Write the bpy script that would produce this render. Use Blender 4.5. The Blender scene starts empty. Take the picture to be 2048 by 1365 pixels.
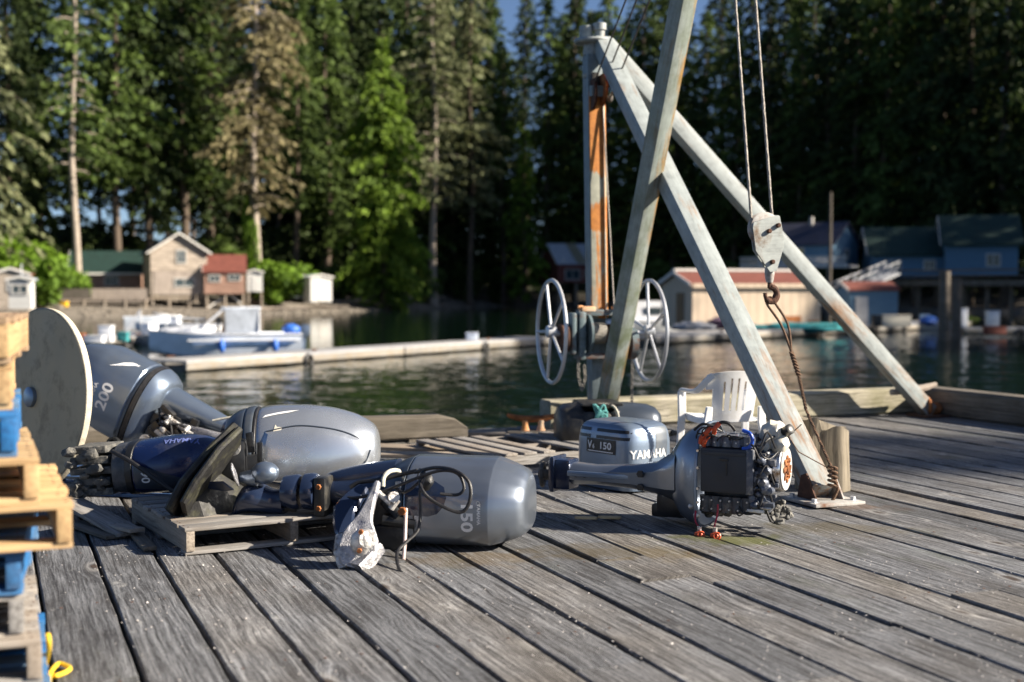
import bpy, bmesh, math, random
from mathutils import Vector as V, Matrix as M, noise as NZ
from mathutils.bvhtree import BVHTree
R = math.radians
rnd = random.Random(7)
S = bpy.context.scene
COL = S.collection

# ---------------------------------------------------------------- camera
FPX, PITCH, CAMZ = 2600.0, math.atan(102.5/2600), 1.4
cd = bpy.data.cameras.new('camera'); cam = bpy.data.objects.new('camera', cd); COL.objects.link(cam)
cam.location = (0, 0, CAMZ); cam.rotation_euler = (R(90)-PITCH, 0, 0)
cd.sensor_width = 36; cd.lens = FPX/2048*36; cd.clip_start = .1; cd.clip_end = 4000
cd.dof.use_dof = True; cd.dof.focus_distance = 7.6; cd.dof.aperture_fstop = 1.45
S.camera = cam

# ---------------------------------------------------------------- light
SUN_EL, SUN_AZ = R(28), R(-9)            # the sun stands low to the right (+X) of the view
sdir = V((math.cos(SUN_EL)*math.cos(SUN_AZ), math.cos(SUN_EL)*math.sin(SUN_AZ), math.sin(SUN_EL)))
w = bpy.data.worlds.new('World'); S.world = w; w.use_nodes = True
nt = w.node_tree; bg = nt.nodes['Background']
sk = nt.nodes.new('ShaderNodeTexSky'); sk.sky_type = 'NISHITA'; sk.sun_disc = False
sk.sun_elevation = SUN_EL; sk.sun_rotation = R(90)-SUN_AZ; sk.altitude = 0; sk.air_density = .55; sk.dust_density = .6; sk.ozone_density = 2.5
nt.links.new(sk.outputs[0], bg.inputs[0]); bg.inputs[1].default_value = .05
sl = bpy.data.lights.new('sun', 'SUN'); sl.energy = 5.0; sl.angle = R(.5); sl.color = (1, .89, .74)
so = bpy.data.objects.new('sun', sl); COL.objects.link(so); so.rotation_euler = (-sdir).to_track_quat('-Z', 'Y').to_euler(); so.location = (40, 0, 30)
vs = S.view_settings; vs.view_transform = 'Standard'; vs.look = 'None'; vs.gamma = 1; vs.use_curve_mapping = False
vs.exposure = 1.4
S.cycles.use_denoising = True
S.cycles.max_bounces = 6; S.cycles.transparent_max_bounces = 6; S.cycles.caustics_reflective = False; S.cycles.caustics_refractive = False

# ---------------------------------------------------------------- helpers
def ray(px, py):
    a = (px-1024)/FPX; b = (682.5-py)/FPX; c, s = math.cos(PITCH), math.sin(PITCH)
    return V((a, c+b*s, -s+b*c))
def at(px, py, Y):
    d = ray(px, py); return V((0, 0, CAMZ))+d*(Y/d.y)
def G(px, py, z=0.0):
    d = ray(px, py); return V((0, 0, CAMZ))+d*((z-CAMZ)/d.z)
PA = R(21.7)                               # planks run this far to the left of the view
UD = V((math.cos(PA), math.sin(PA), 0)); VD = V((-math.sin(PA), math.cos(PA), 0))
def wv(wc, vc, z=0): return UD*wc+VD*vc+V((0, 0, z))

MTX = {}
def tag(o, label=None, cat=None, group=None, kind=None):
    if label: o['label'] = label
    if cat: o['category'] = cat
    if group: o['group'] = group
    if kind: o['kind'] = kind
    return o
def thing(name, label, cat, loc=(0, 0, 0), rz=0, group=None, mtx=None):
    o = bpy.data.objects.new(name, None); COL.objects.link(o); o.empty_display_size = .1
    m = mtx if mtx is not None else M.Translation(V(loc)) @ M.Rotation(rz, 4, 'Z')
    o.matrix_world = m; MTX[o.name] = m.copy()
    return tag(o, label, cat, group)
def frame(o, ex, up=(0, 0, 1)):
    ex = V(ex).normalized(); up = V(up); ez = (up-ex*up.dot(ex)).normalized(); ey = ez.cross(ex)
    m = M((ex, ey, ez)).transposed().to_4x4(); m.translation = V(o); return m
def root_mtx(p):
    m = M.Identity(4)
    while p is not None:
        m = p.matrix_basis @ m if p.name not in MTX else MTX[p.name] @ m
        p = p.parent
    return m
def obj(name, mb, mats, parent=None, mtx=None, smooth=35, world=False):
    bm = mb.bm if isinstance(mb, MB) else mb
    if world and parent is not None:
        bmesh.ops.transform(bm, matrix=root_mtx(parent).inverted(), verts=bm.verts)
    me = bpy.data.meshes.new(name); bm.to_mesh(me); bm.free()
    for m in (mats if isinstance(mats, (list, tuple)) else [mats]): me.materials.append(m)
    if smooth:
        me.polygons.foreach_set('use_smooth', [True]*len(me.polygons)); me.set_sharp_from_angle(angle=R(smooth))
    o = bpy.data.objects.new(name, me); COL.objects.link(o)
    if parent is not None: o.parent = parent
    if mtx is not None: o.matrix_basis = mtx
    return o
def copy_tree(o, parent=None):
    c = o.copy(); COL.objects.link(c)
    if parent is not None: c.parent = parent
    for ch in list(o.children): copy_tree(ch, c)
    return c

def cat_rom(pts, k):
    pts = [V(p) for p in pts]; out = []
    for i in range(len(pts)-1):
        p0 = pts[max(i-1, 0)]; p1 = pts[i]; p2 = pts[i+1]; p3 = pts[min(i+2, len(pts)-1)]
        for j in range(k):
            t = j/k
            out.append(.5*((2*p1)+(p2-p0)*t+(2*p0-5*p1+4*p2-p3)*t*t+(3*p1-p0-3*p2+p3)*t**3))
    return out+[pts[-1]]

class MB:
    def __init__(s): s.bm = bmesh.new()
    def _mat(s, n0, mi):
        if mi:
            s.bm.faces.ensure_lookup_table()
            for f in s.bm.faces[n0:]: f.material_index = mi
    def raw(s, vs, fs, mi=0, mtx=None):
        bv = [s.bm.verts.new(mtx @ V(v) if mtx else V(v)) for v in vs]
        for f in fs:
            try: fa = s.bm.faces.new([bv[i] for i in f]); fa.material_index = mi
            except ValueError: pass
        return bv
    def box(s, c, size, mtx=None, bev=0, mi=0, seg=2):
        t = bmesh.new(); bmesh.ops.create_cube(t, size=1)
        bmesh.ops.scale(t, vec=V(size), verts=t.verts)
        if bev: bmesh.ops.bevel(t, geom=t.edges[:], offset=bev, segments=seg, affect='EDGES', profile=.6)
        m = M.Translation(V(c)) if mtx is None else (M.Translation(V(c)) @ mtx if len(mtx) == 3 or mtx.translation.length < 1e-9 else mtx @ M.Translation(V(c)))
        bmesh.ops.transform(t, matrix=m, verts=t.verts); s.join(t, mi); return s
    def join(s, t, mi=0):
        t.verts.index_update()
        bv = [s.bm.verts.new(v.co) for v in t.verts]
        for f in t.faces:
            try: fa = s.bm.faces.new([bv[v.index] for v in f.verts]); fa.material_index = mi
            except ValueError: pass
        t.free()
    def bar(s, p0, p1, wd, h, up=(0, 0, 1), bev=0, mi=0):
        p0, p1 = V(p0), V(p1); d = p1-p0
        upv = V(up)
        if abs(d.normalized().dot(upv.normalized())) > .99: upv = V((1, 0, 0))
        m = frame((p0+p1)/2, d, upv)
        t = bmesh.new(); bmesh.ops.create_cube(t, size=1); bmesh.ops.scale(t, vec=V((d.length, wd, h)), verts=t.verts)
        if bev: bmesh.ops.bevel(t, geom=t.edges[:], offset=bev, segments=2, affect='EDGES', profile=.6)
        bmesh.ops.transform(t, matrix=m, verts=t.verts); s.join(t, mi); return s
    def tube(s, path, r, n=8, closed=False, mi=0, cap=True):
        path = [V(p) for p in path]; k = len(path); rings = []
        rr = r if isinstance(r, (list, tuple)) else [r]*k
        prev = None
        for i, p in enumerate(path):
            if closed: d = path[(i+1) % k]-path[i-1]
            else: d = path[min(i+1, k-1)]-path[max(i-1, 0)]
            d = d.normalized() if d.length > 1e-9 else V((0, 0, 1))
            if prev is None:
                a = V((0, 0, 1)) if abs(d.z) < .9 else V((1, 0, 0))
                u = a.cross(d).normalized()
            else: u = (prev-d*prev.dot(d)).normalized()
            prev = u; v = d.cross(u)
            rings.append([s.bm.verts.new(p+(u*math.cos(2*math.pi*j/n)+v*math.sin(2*math.pi*j/n))*rr[i]) for j in range(n)])
        m = k if closed else k-1
        for i in range(m):
            A, B = rings[i], rings[(i+1) % k]
            for j in range(n):
                f = s.bm.faces.new((A[j], A[(j+1) % n], B[(j+1) % n], B[j])); f.material_index = mi
        if not closed and cap:
            f = s.bm.faces.new(rings[0][::-1]); f.material_index = mi
            f = s.bm.faces.new(rings[-1]); f.material_index = mi
        return s
    def loft(s, secs, mi=0, cap0=True, cap1=True):
        rings = [[s.bm.verts.new(p) for p in q] for q in secs]; n = len(rings[0])
        for A, B in zip(rings, rings[1:]):
            for j in range(n):
                f = s.bm.faces.new((A[j], A[(j+1) % n], B[(j+1) % n], B[j])); f.material_index = mi
        if cap0: s.bm.faces.new(rings[0][::-1]).material_index = mi
        if cap1: s.bm.faces.new(rings[-1]).material_index = mi
        return s
    def lathe(s, prof, n=24, mtx=None, mi=0, cap=True):   # prof: (x along axis, radius)
        secs = []
        for x, r in prof:
            secs.append([(mtx or M.Identity(4)) @ V((x, max(r, 1e-4)*math.cos(2*math.pi*j/n), max(r, 1e-4)*math.sin(2*math.pi*j/n))) for j in range(n)])
        return s.loft(secs, mi, cap, cap)
    def prism(s, outl, th, mtx=None, mi=0, bev=0):         # outline in local xy, thickness along z centred
        t = bmesh.new(); vv = [t.verts.new((x, y, -th/2)) for x, y in outl]
        f = t.faces.new(vv); r = bmesh.ops.extrude_face_region(t, geom=[f])
        bmesh.ops.translate(t, vec=(0, 0, th), verts=[g for g in r['geom'] if isinstance(g, bmesh.types.BMVert)])
        bmesh.ops.recalc_face_normals(t, faces=t.faces)
        if bev: bmesh.ops.bevel(t, geom=t.edges[:], offset=bev, segments=1, affect='EDGES')
        if mtx: bmesh.ops.transform(t, matrix=mtx, verts=t.verts)
        s.join(t, mi); return s
    def blob(s, c, r, sub=2, sc=(1, 1, 1), amp=0, fr=2, mi=0, seed=0):
        t = bmesh.new(); bmesh.ops.create_icosphere(t, subdivisions=sub, radius=1)
        for v in t.verts:
            k = 1+amp*NZ.noise(v.co*fr+V((seed*7.1, 0, 0)))
            v.co = V((v.co.x*sc[0], v.co.y*sc[1], v.co.z*sc[2]))*r*k+V(c)
        s.join(t, mi); return s
    def tor(s, c, Rr, r, axis=(1, 0, 0), n=32, m=8, mi=0):
        a = V(axis).normalized(); u = a.orthogonal().normalized(); v = a.cross(u)
        return s.tube([V(c)+(u*math.cos(2*math.pi*i/n)+v*math.sin(2*math.pi*i/n))*Rr for i in range(n)], r, m, True, mi)

def polar(pts, n=56, it=2, c=None):
    """closed (y,z) outline -> rounded and resampled at n even angles about its centre"""
    p = [V((a, b)) for a, b in pts]
    if c is None: c = sum(p, V((0, 0)))/len(p)
    else: c = V(c)
    for _ in range(it):
        q = []
        for i in range(len(p)):
            a, b = p[i], p[(i+1) % len(p)]; q += [a*.75+b*.25, a*.25+b*.75]
        p = q
    out = []
    for k in range(n):
        t = 2*math.pi*k/n; d = V((math.cos(t), math.sin(t))); best = 0
        for i in range(len(p)):
            a, b = p[i]-c, p[(i+1) % len(p)]-c; e = b-a; den = d.x*e.y-d.y*e.x
            if abs(den) < 1e-12: continue
            u = (a.x*e.y-a.y*e.x)/den; q = (a.x*d.y-a.y*d.x)/den
            if -1e-6 <= q <= 1+1e-6 and u > best: best = u
        out.append(c+d*best)
    return out
def body(stations, shape, n=56, it=2, k=4, cap0=True, cap1=True, mb=None, mi=0):
    """loft of one outline: stations (x, scale_y, scale_z, off_y, off_z) smoothed along x"""
    mb = mb or MB(); base = polar(shape, n, it)
    st = []
    for i in range(len(stations)-1):
        p = [V(stations[max(i-1, 0)]), V(stations[i]), V(stations[i+1]), V(stations[min(i+2, len(stations)-1)])] if False else None
        for j in range(k):
            t = j/k; a = stations[max(i-1, 0)]; b = stations[i]; c = stations[i+1]; d = stations[min(i+2, len(stations)-1)]
            st.append([.5*(2*b[q]+(c[q]-a[q])*t+(2*a[q]-5*b[q]+4*c[q]-d[q])*t*t+(3*b[q]-a[q]-3*c[q]+d[q])*t**3) for q in range(5)])
    st.append(list(stations[-1]))
    return mb.loft([[V((x, p.x*sy+oy, p.y*sz+oz)) for p in base] for x, sy, sz, oy, oz in st], mi, cap0, cap1)
def rrect(w_, h, cy=0, cz=0): return [(cy-w_/2, cz-h/2), (cy+w_/2, cz-h/2), (cy+w_/2, cz+h/2), (cy-w_/2, cz+h/2)]

def lettering(name, txt, size, parent, target, mat, o, ex, ey, bold=.012, off=.002, cut=.012, xs=1.0, shear=0):
    """flat letters pressed on to the surface of a part: o centre, ex reading direction, ey letter-up (parent's space)"""
    cu = bpy.data.curves.new(name, 'FONT'); cu.body = txt; cu.size = size; cu.align_x = 'CENTER'; cu.align_y = 'CENTER'; cu.offset = bold*size; cu.resolution_u = 3; cu.shear = shear
    to = bpy.data.objects.new(name, cu); COL.objects.link(to)
    me = bpy.data.meshes.new_from_object(to); bpy.data.objects.remove(to); bpy.data.curves.remove(cu)
    bm = bmesh.new(); bm.from_mesh(me); bpy.data.meshes.remove(me)
    for _ in range(4):
        lg = [e for e in bm.edges if e.calc_length() > cut]
        if not lg: break
        bmesh.ops.subdivide_edges(bm, edges=lg, cuts=1); bmesh.ops.triangulate(bm, faces=[f for f in bm.faces if len(f.verts) > 3])
    ex = V(ex).normalized(); ey = V(ey); ey = (ey-ex*ey.dot(ex)).normalized(); n = ex.cross(ey); o = V(o)
    tm = target.matrix_basis
    tb = bmesh.new(); tb.from_mesh(target.data); tb.transform(tm); bv = BVHTree.FromBMesh(tb); tb.free()
    for v in bm.verts:
        p = o+ex*v.co.x*xs+ey*v.co.y
        h = bv.ray_cast(p+n*.4, -n)
        v.co = (h[0]+n*off) if h[0] is not None else p
    return obj(name, bm, mat, parent, smooth=0)
# ---------------------------------------------------------------- materials
class NT:
    def __init__(s, name):
        s.m = bpy.data.materials.new(name); s.m.use_nodes = True; s.t = s.m.node_tree
        s.b = s.t.nodes['Principled BSDF']; s.out = s.t.nodes['Material Output']
    def n(s, typ, ins=None, **kw):
        nd = s.t.nodes.new('ShaderNode'+typ)
        for k, v in kw.items(): setattr(nd, k, v)
        for k, v in (ins or {}).items(): s.set(nd.inputs[k], v)
        return nd
    def set(s, sock, v):
        if isinstance(v, bpy.types.NodeSocket): s.t.links.new(v, sock)
        elif isinstance(v, (tuple, list)) and len(v) == 3 and sock.type == 'RGBA': sock.default_value = (*v, 1)
        else: sock.default_value = v
    def coord(s, kind='Object', rand=True):
        tc = s.n('TexCoord'); o = tc.outputs[kind]
        if rand:
            oi = s.n('ObjectInfo'); k = s.n('Math', {0: oi.outputs['Random'], 1: 37.0}, operation='MULTIPLY')
            o = s.n('VectorMath', {0: o, 1: k.outputs[0]}, operation='ADD').outputs[0]
        return o
    def map(s, vec, scale): return s.n('Mapping', {'Vector': vec, 'Scale': scale}).outputs[0]
    def noise(s, vec, sc, det=4, rough=.55, dist=0):
        return s.n('TexNoise', {'Vector': vec, 'Scale': sc, 'Detail': det, 'Roughness': rough, 'Distortion': dist}).outputs[0]
    def ramp(s, fac, stops):
        r = s.n('ValToRGB', {0: fac}); e = r.color_ramp.elements
        while len(e) < len(stops): e.new(.5)
        for k, (p, c) in enumerate(stops):
            e[k].position = p; e[k].color = (*c, 1) if isinstance(c, (tuple, list)) else (c, c, c, 1)
        return r.outputs[0]
    def mix(s, fac, a, b, mode='MIX'):
        m = s.n('Mix', data_type='RGBA', blend_type=mode); s.set(m.inputs[0], fac); s.set(m.inputs[6], a); s.set(m.inputs[7], b); return m.outputs[2]
    def math(s, op, a, b=0.0): return s.n('Math', {0: a, 1: b}, operation=op).outputs[0]
    def bump(s, h, st=.3, d=.01):
        s.set(s.b.inputs['Normal'], s.n('Bump', {'Height': h, 'Strength': st, 'Distance': d}).outputs[0])
    def P(s, **kw):
        for k, v in kw.items(): s.set(s.b.inputs[k.replace('_', ' ')], v)
        return s.m
def plain(name, c, rough=.6, metal=0.0, var=.25, sc=6.0, bump=.0, coat=0.0, dirt=None, dsc=3.0):
    n = NT(name); v = n.coord(); f = n.noise(v, sc)
    lo = tuple(x*(1-var) for x in c); hi = tuple(min(1, x*(1+var)) for x in c)
    col = n.ramp(f, [(.3, lo), (.7, hi)])
    if dirt: col = n.mix(n.ramp(n.noise(v, dsc, 8, .7), [(.5, 0.0), (.66, 1.0)]), col, dirt)
    if bump: n.bump(n.noise(v, sc*4, 6), bump)
    return n.P(Base_Color=col, Roughness=n.ramp(n.noise(v, sc*2), [(.3, max(0, rough-.1)), (.7, min(1, rough+.12))]), Metallic=metal, Coat_Weight=coat)
def wood(name, light, dark, brown=None, sc=1.0, bump=.5, rough=.85):
    """weathered board: grain runs along the object's own X"""
    n = NT(name); v = n.coord()
    w1 = n.noise(v, 2.5, 3); vv = n.n('VectorMath', {0: v, 1: n.n('VectorMath', {0: w1, 1: (.0, .05, .05)}, operation='MULTIPLY').outputs[0]}, operation='ADD').outputs[0]
    g = n.noise(n.map(vv, (1.1*sc, 34*sc, 34*sc)), 1.6, 6, .65); g2 = n.noise(n.map(vv, (3*sc, 120*sc, 120*sc)), 1.0, 3)
    big = n.noise(v, 2.2, 4, .6)
    oi = n.n('ObjectInfo').outputs['Random']
    col = n.ramp(n.math('ADD', n.math('MULTIPLY', g, .75), n.math('MULTIPLY', g2, .25)), [(.34, dark), (.56, light)])
    if brown: col = n.mix(n.ramp(n.math('ADD', big, n.math('MULTIPLY', oi, .3)), [(.5, 0.0), (.85, .75)]), col, brown)
    col = n.mix(1.0, col, n.ramp(oi, [(0, (.72, .72, .72)), (1, (1.15, 1.12, 1.08))]), 'MULTIPLY')
    n.bump(g, bump, .004)
    return n.P(Base_Color=col, Roughness=rough)
def cowl(name, c, rough=.3, metal=.55, coat=.35, scr=.35):
    """metallic gelcoat with scuffs and grime"""
    n = NT(name); v = n.coord()
    f = n.noise(v, 3, 5); col = n.ramp(f, [(.3, tuple(x*.88 for x in c)), (.7, tuple(x*1.1 for x in c))])
    sx = n.noise(n.map(v, (6, 40, 9)), 2, 8, .75, 1.0); sy = n.noise(n.map(v, (50, 7, 30)), 1.5, 8, .7)
    sm = n.math('MULTIPLY', n.ramp(sx, [(.68, 0.0), (.74, 1.0)]), scr); s2 = n.math('MULTIPLY', n.ramp(sy, [(.7, 0.0), (.75, 1.0)]), scr*.7)
    col = n.mix(sm, col, (.55, .56, .54)); col = n.mix(s2, col, (.12, .11, .09))
    gr = n.ramp(n.noise(v, 2.2, 7, .7), [(.55, 0.0), (.75, .35)]); col = n.mix(gr, col, (.2, .19, .15))
    n.bump(n.noise(v, 60, 3), .03, .002)
    rg = n.math('ADD', n.math('MULTIPLY', gr, .5), n.math('ADD', n.math('MULTIPLY', n.noise(v, 5, 6), .14), rough-.06))
    return n.P(Base_Color=col, Metallic=metal, Roughness=rg, Coat_Weight=coat, Coat_Roughness=.12)
def steelpaint(name, paint, rust, amt=.5, rlo=None, sc=(1.2, 9, 9), algae=None, rough=.55, foot=0.0, side=None, dk=.5):
    """old paint over steel with rust runs along the bar's own X; foot: more rust towards the +X end"""
    n = NT(name); v = n.coord(); vo = n.coord('Object', False); sp = n.n('SeparateXYZ', {0: vo})
    a = n.noise(n.map(v, sc), 1.6, 9, .72); b = n.noise(v, 9, 8, .7); c = n.noise(v, 1.3, 3); f = n.noise(n.map(v, (3, 26, 26)), 1.4, 6, .7)
    pc = n.ramp(n.math('ADD', n.math('MULTIPLY', b, .5), n.math('MULTIPLY', f, .5)), [(.32, tuple(x*.55 for x in paint)), (.5, tuple(x*.95 for x in paint)), (.68, tuple(min(1, x*1.25) for x in paint))])
    rc = n.ramp(n.math('ADD', n.math('MULTIPLY', b, .5), n.math('MULTIPLY', f, .5)), [(.35, tuple(x*dk for x in rust)), (.62, rust)])
    e = n.math('ADD', n.math('MULTIPLY', a, .6), n.math('MULTIPLY', c, .4))
    if foot: e = n.math('ADD', e, n.n('MapRange', {0: sp.outputs[0], 1: -.5, 2: 2.6, 3: 0.0, 4: foot}).outputs[0])
    if side: e = n.math('ADD', e, n.n('MapRange', {0: sp.outputs[side[0]], 1: side[1], 2: side[2], 3: 0.0, 4: side[3]}).outputs[0])
    m = n.ramp(e, [(.62-amt*.22, 0.0), (.72-amt*.16, 1.0)])
    col = n.mix(m, pc, rc)
    if algae: col = n.mix(n.math('MULTIPLY', n.ramp(n.noise(v, 3.5, 6, .7), [(.44, 0.0), (.62, .85)]), n.n('MapRange', {0: sp.outputs[0], 1: -.3, 2: -2.6, 3: .35, 4: 1.0}).outputs[0]), col, algae)
    n.bump(n.math('ADD', n.math('MULTIPLY', b, .6), n.math('MULTIPLY', m, .4)), .35, .004)
    return n.P(Base_Color=col, Roughness=n.ramp(m, [(0, rough), (1, .9)]), Metallic=0.0)
m_grey = cowl('cowl_grey', (.225, .26, .315), .30, .75); m_silver = cowl('cowl_silver', (.50, .535, .58), .25, .75)
m_slate = cowl('cowl_slate', (.17, .215, .285), .30, .65); m_blue = cowl('cowl_blue', (.010, .024, .095), .25, .3, .5)
m_v6 = cowl('cowl_v_six', (.20, .26, .35), .34, .6, .25, .3); m_v6d = cowl('cowl_band', (.09, .11, .14), .4, .3, .2)
m_navy = cowl('leg_navy', (.02, .032, .07), .22, .25, .6, .5); m_trim = cowl('cowl_trim', (.05, .065, .09), .35, .3, .2, .2)
m_black = plain('black_paint', (.012, .013, .015), .42, 0, .4, 8, .1, .1, (.06, .055, .045), 4)
m_mould = plain('mouldy_plate', (.010, .010, .010), .6, 0, .5, 14, .3, 0, (.055, .055, .03), 9)
m_alloy = plain('worn_alloy', (.62, .61, .59), .42, .55, .35, 22, .5, 0, (.12, .08, .05), 16)
m_alloyw = plain('scraped_paint', (.46, .46, .48), .38, .65, .45, 30, .7, 0, (.03, .04, .085), 15)
m_engine = plain('engine_casting', (.055, .062, .075), .45, .3, .45, 20, .4, .1, (.14, .13, .12), 12)
m_engblue = plain('engine_head', (.085, .10, .135), .42, .35, .35, 20, .35, .1, (.28, .27, .26), 14)
m_dirt = plain('grimy_casting', (.10, .10, .095), .7, .2, .5, 25, .6, 0, (.30, .28, .24), 18)
m_rubber = plain('hose_rubber', (.015, .015, .017), .5, 0, .3, 20, .1)
m_chrome = plain('bright_metal', (.72, .72, .72), .22, .95, .15, 10, .05, 0, (.25, .16, .09), 8)
m_rust = plain('rust', (.30, .11, .035), .92, 0, .5, 18, .6, 0, (.10, .035, .015), 10)
m_rustd = plain('dark_rust', (.085, .04, .025), .9, 0, .5, 18, .5)
m_decal = plain('white_decal', (.78, .79, .8), .5, 0, .05, 20); m_decalb = plain('dim_decal', (.14, .18, .42), .5, 0, .05, 20)
m_plate = plain('black_badge', (.012, .012, .014), .35, 0, .2, 20)
m_red = plain('red_plastic', (.6, .09, .03), .45, 0, .2, 30); m_wire = plain('blue_hose', (.02, .09, .5), .4, 0, .2, 30)
m_white = plain('white_plastic', (.86, .87, .88), .42, 0, .03, 5, .03, 0, (.74, .73, .70), 5)
m_cream = plain('cream_plastic', (.62, .58, .48), .5, 0, .15, 14)
m_disc = plain('laminate_disc', (.47, .37, .23), .6, 0, .14, 2.5, .1, 0, (.30, .23, .14), 6); m_rim = plain('disc_edge', (.46, .42, .33), .8, 0, .2, 20, .3)
m_steel = steelpaint('galvanised_paint', (.30, .335, .335), (.30, .17, .09), .24, foot=.13)
m_boom = steelpaint('boom_paint', (.28, .32, .30), (.36, .20, .06), .34, algae=(.10, .13, .045), foot=.08, side=(1, .02, .09, .14))
m_mastp = steelpaint('mast_paint', (.19, .24, .26), (.30, .15, .06), .3)
m_orange = steelpaint('orange_primer', (.62, .60, .48), (.90, .33, .055), .74, sc=(.55, 1, 1), dk=.7)
m_winch = steelpaint('winch_paint', (.12, .17, .19), (.20, .075, .03), .5, sc=(4, 6, 6))
m_plates = steelpaint('foot_steel', (.40, .39, .37), (.22, .10, .05), .45, sc=(4, 4, 4))
m_blockp = steelpaint('block_paint', (.33, .36, .35), (.20, .13, .08), .3, sc=(4, 4, 4))
m_cable = plain('wire_rope', (.10, .09, .08), .55, .4, .4, 80, .6); m_cablel = plain('wire_rope_bright', (.30, .28, .25), .5, .4, .35, 90, .6)
m_rustrope = plain('rusty_wire_rope', (.13, .075, .045), .85, 0, .5, 60, .6)
m_yrope = plain('yellow_rope', (.75, .50, .03), .7, 0, .25, 60, .4); m_trope = plain('teal_twine', (.10, .34, .33), .8, 0, .3, 40, .4); m_wrope = plain('pale_rope', (.55, .53, .45), .8, 0, .2, 60, .4)
m_pal_new = wood('pallet_new', (.60, .41, .205), (.30, .18, .08), (.36, .25, .14), 1, .4, .75)
m_pal_grey = wood('pallet_grey', (.36, .35, .34), (.10, .095, .09), (.22, .18, .14))
m_pal_brown = wood('pallet_brown', (.42, .30, .19), (.16, .105, .06), (.14, .10, .07))
m_pal_blue = wood('pallet_blue', (.015, .18, .48), (.01, .075, .24), (.12, .17, .22), 1, .4, .65)
m_pal_dblue = wood('pallet_blue_worn', (.02, .10, .30), (.012, .04, .12), (.05, .05, .06), 1, .3, .6)
m_timber = wood('timber_mossy', (.46, .43, .35), (.10, .09, .07), (.15, .145, .06), .8, .9)
m_timberd = wood('timber_dark', (.19, .17, .145), (.02, .018, .016), (.07, .06, .045), .8, .9)
m_board = wood('board_weathered', (.42, .37, .31), (.15, .12, .10), (.20, .16, .12))
m_chip = wood('fresh_chip', (.70, .52, .30), (.5, .34, .17), None, 2, .2)

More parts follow.
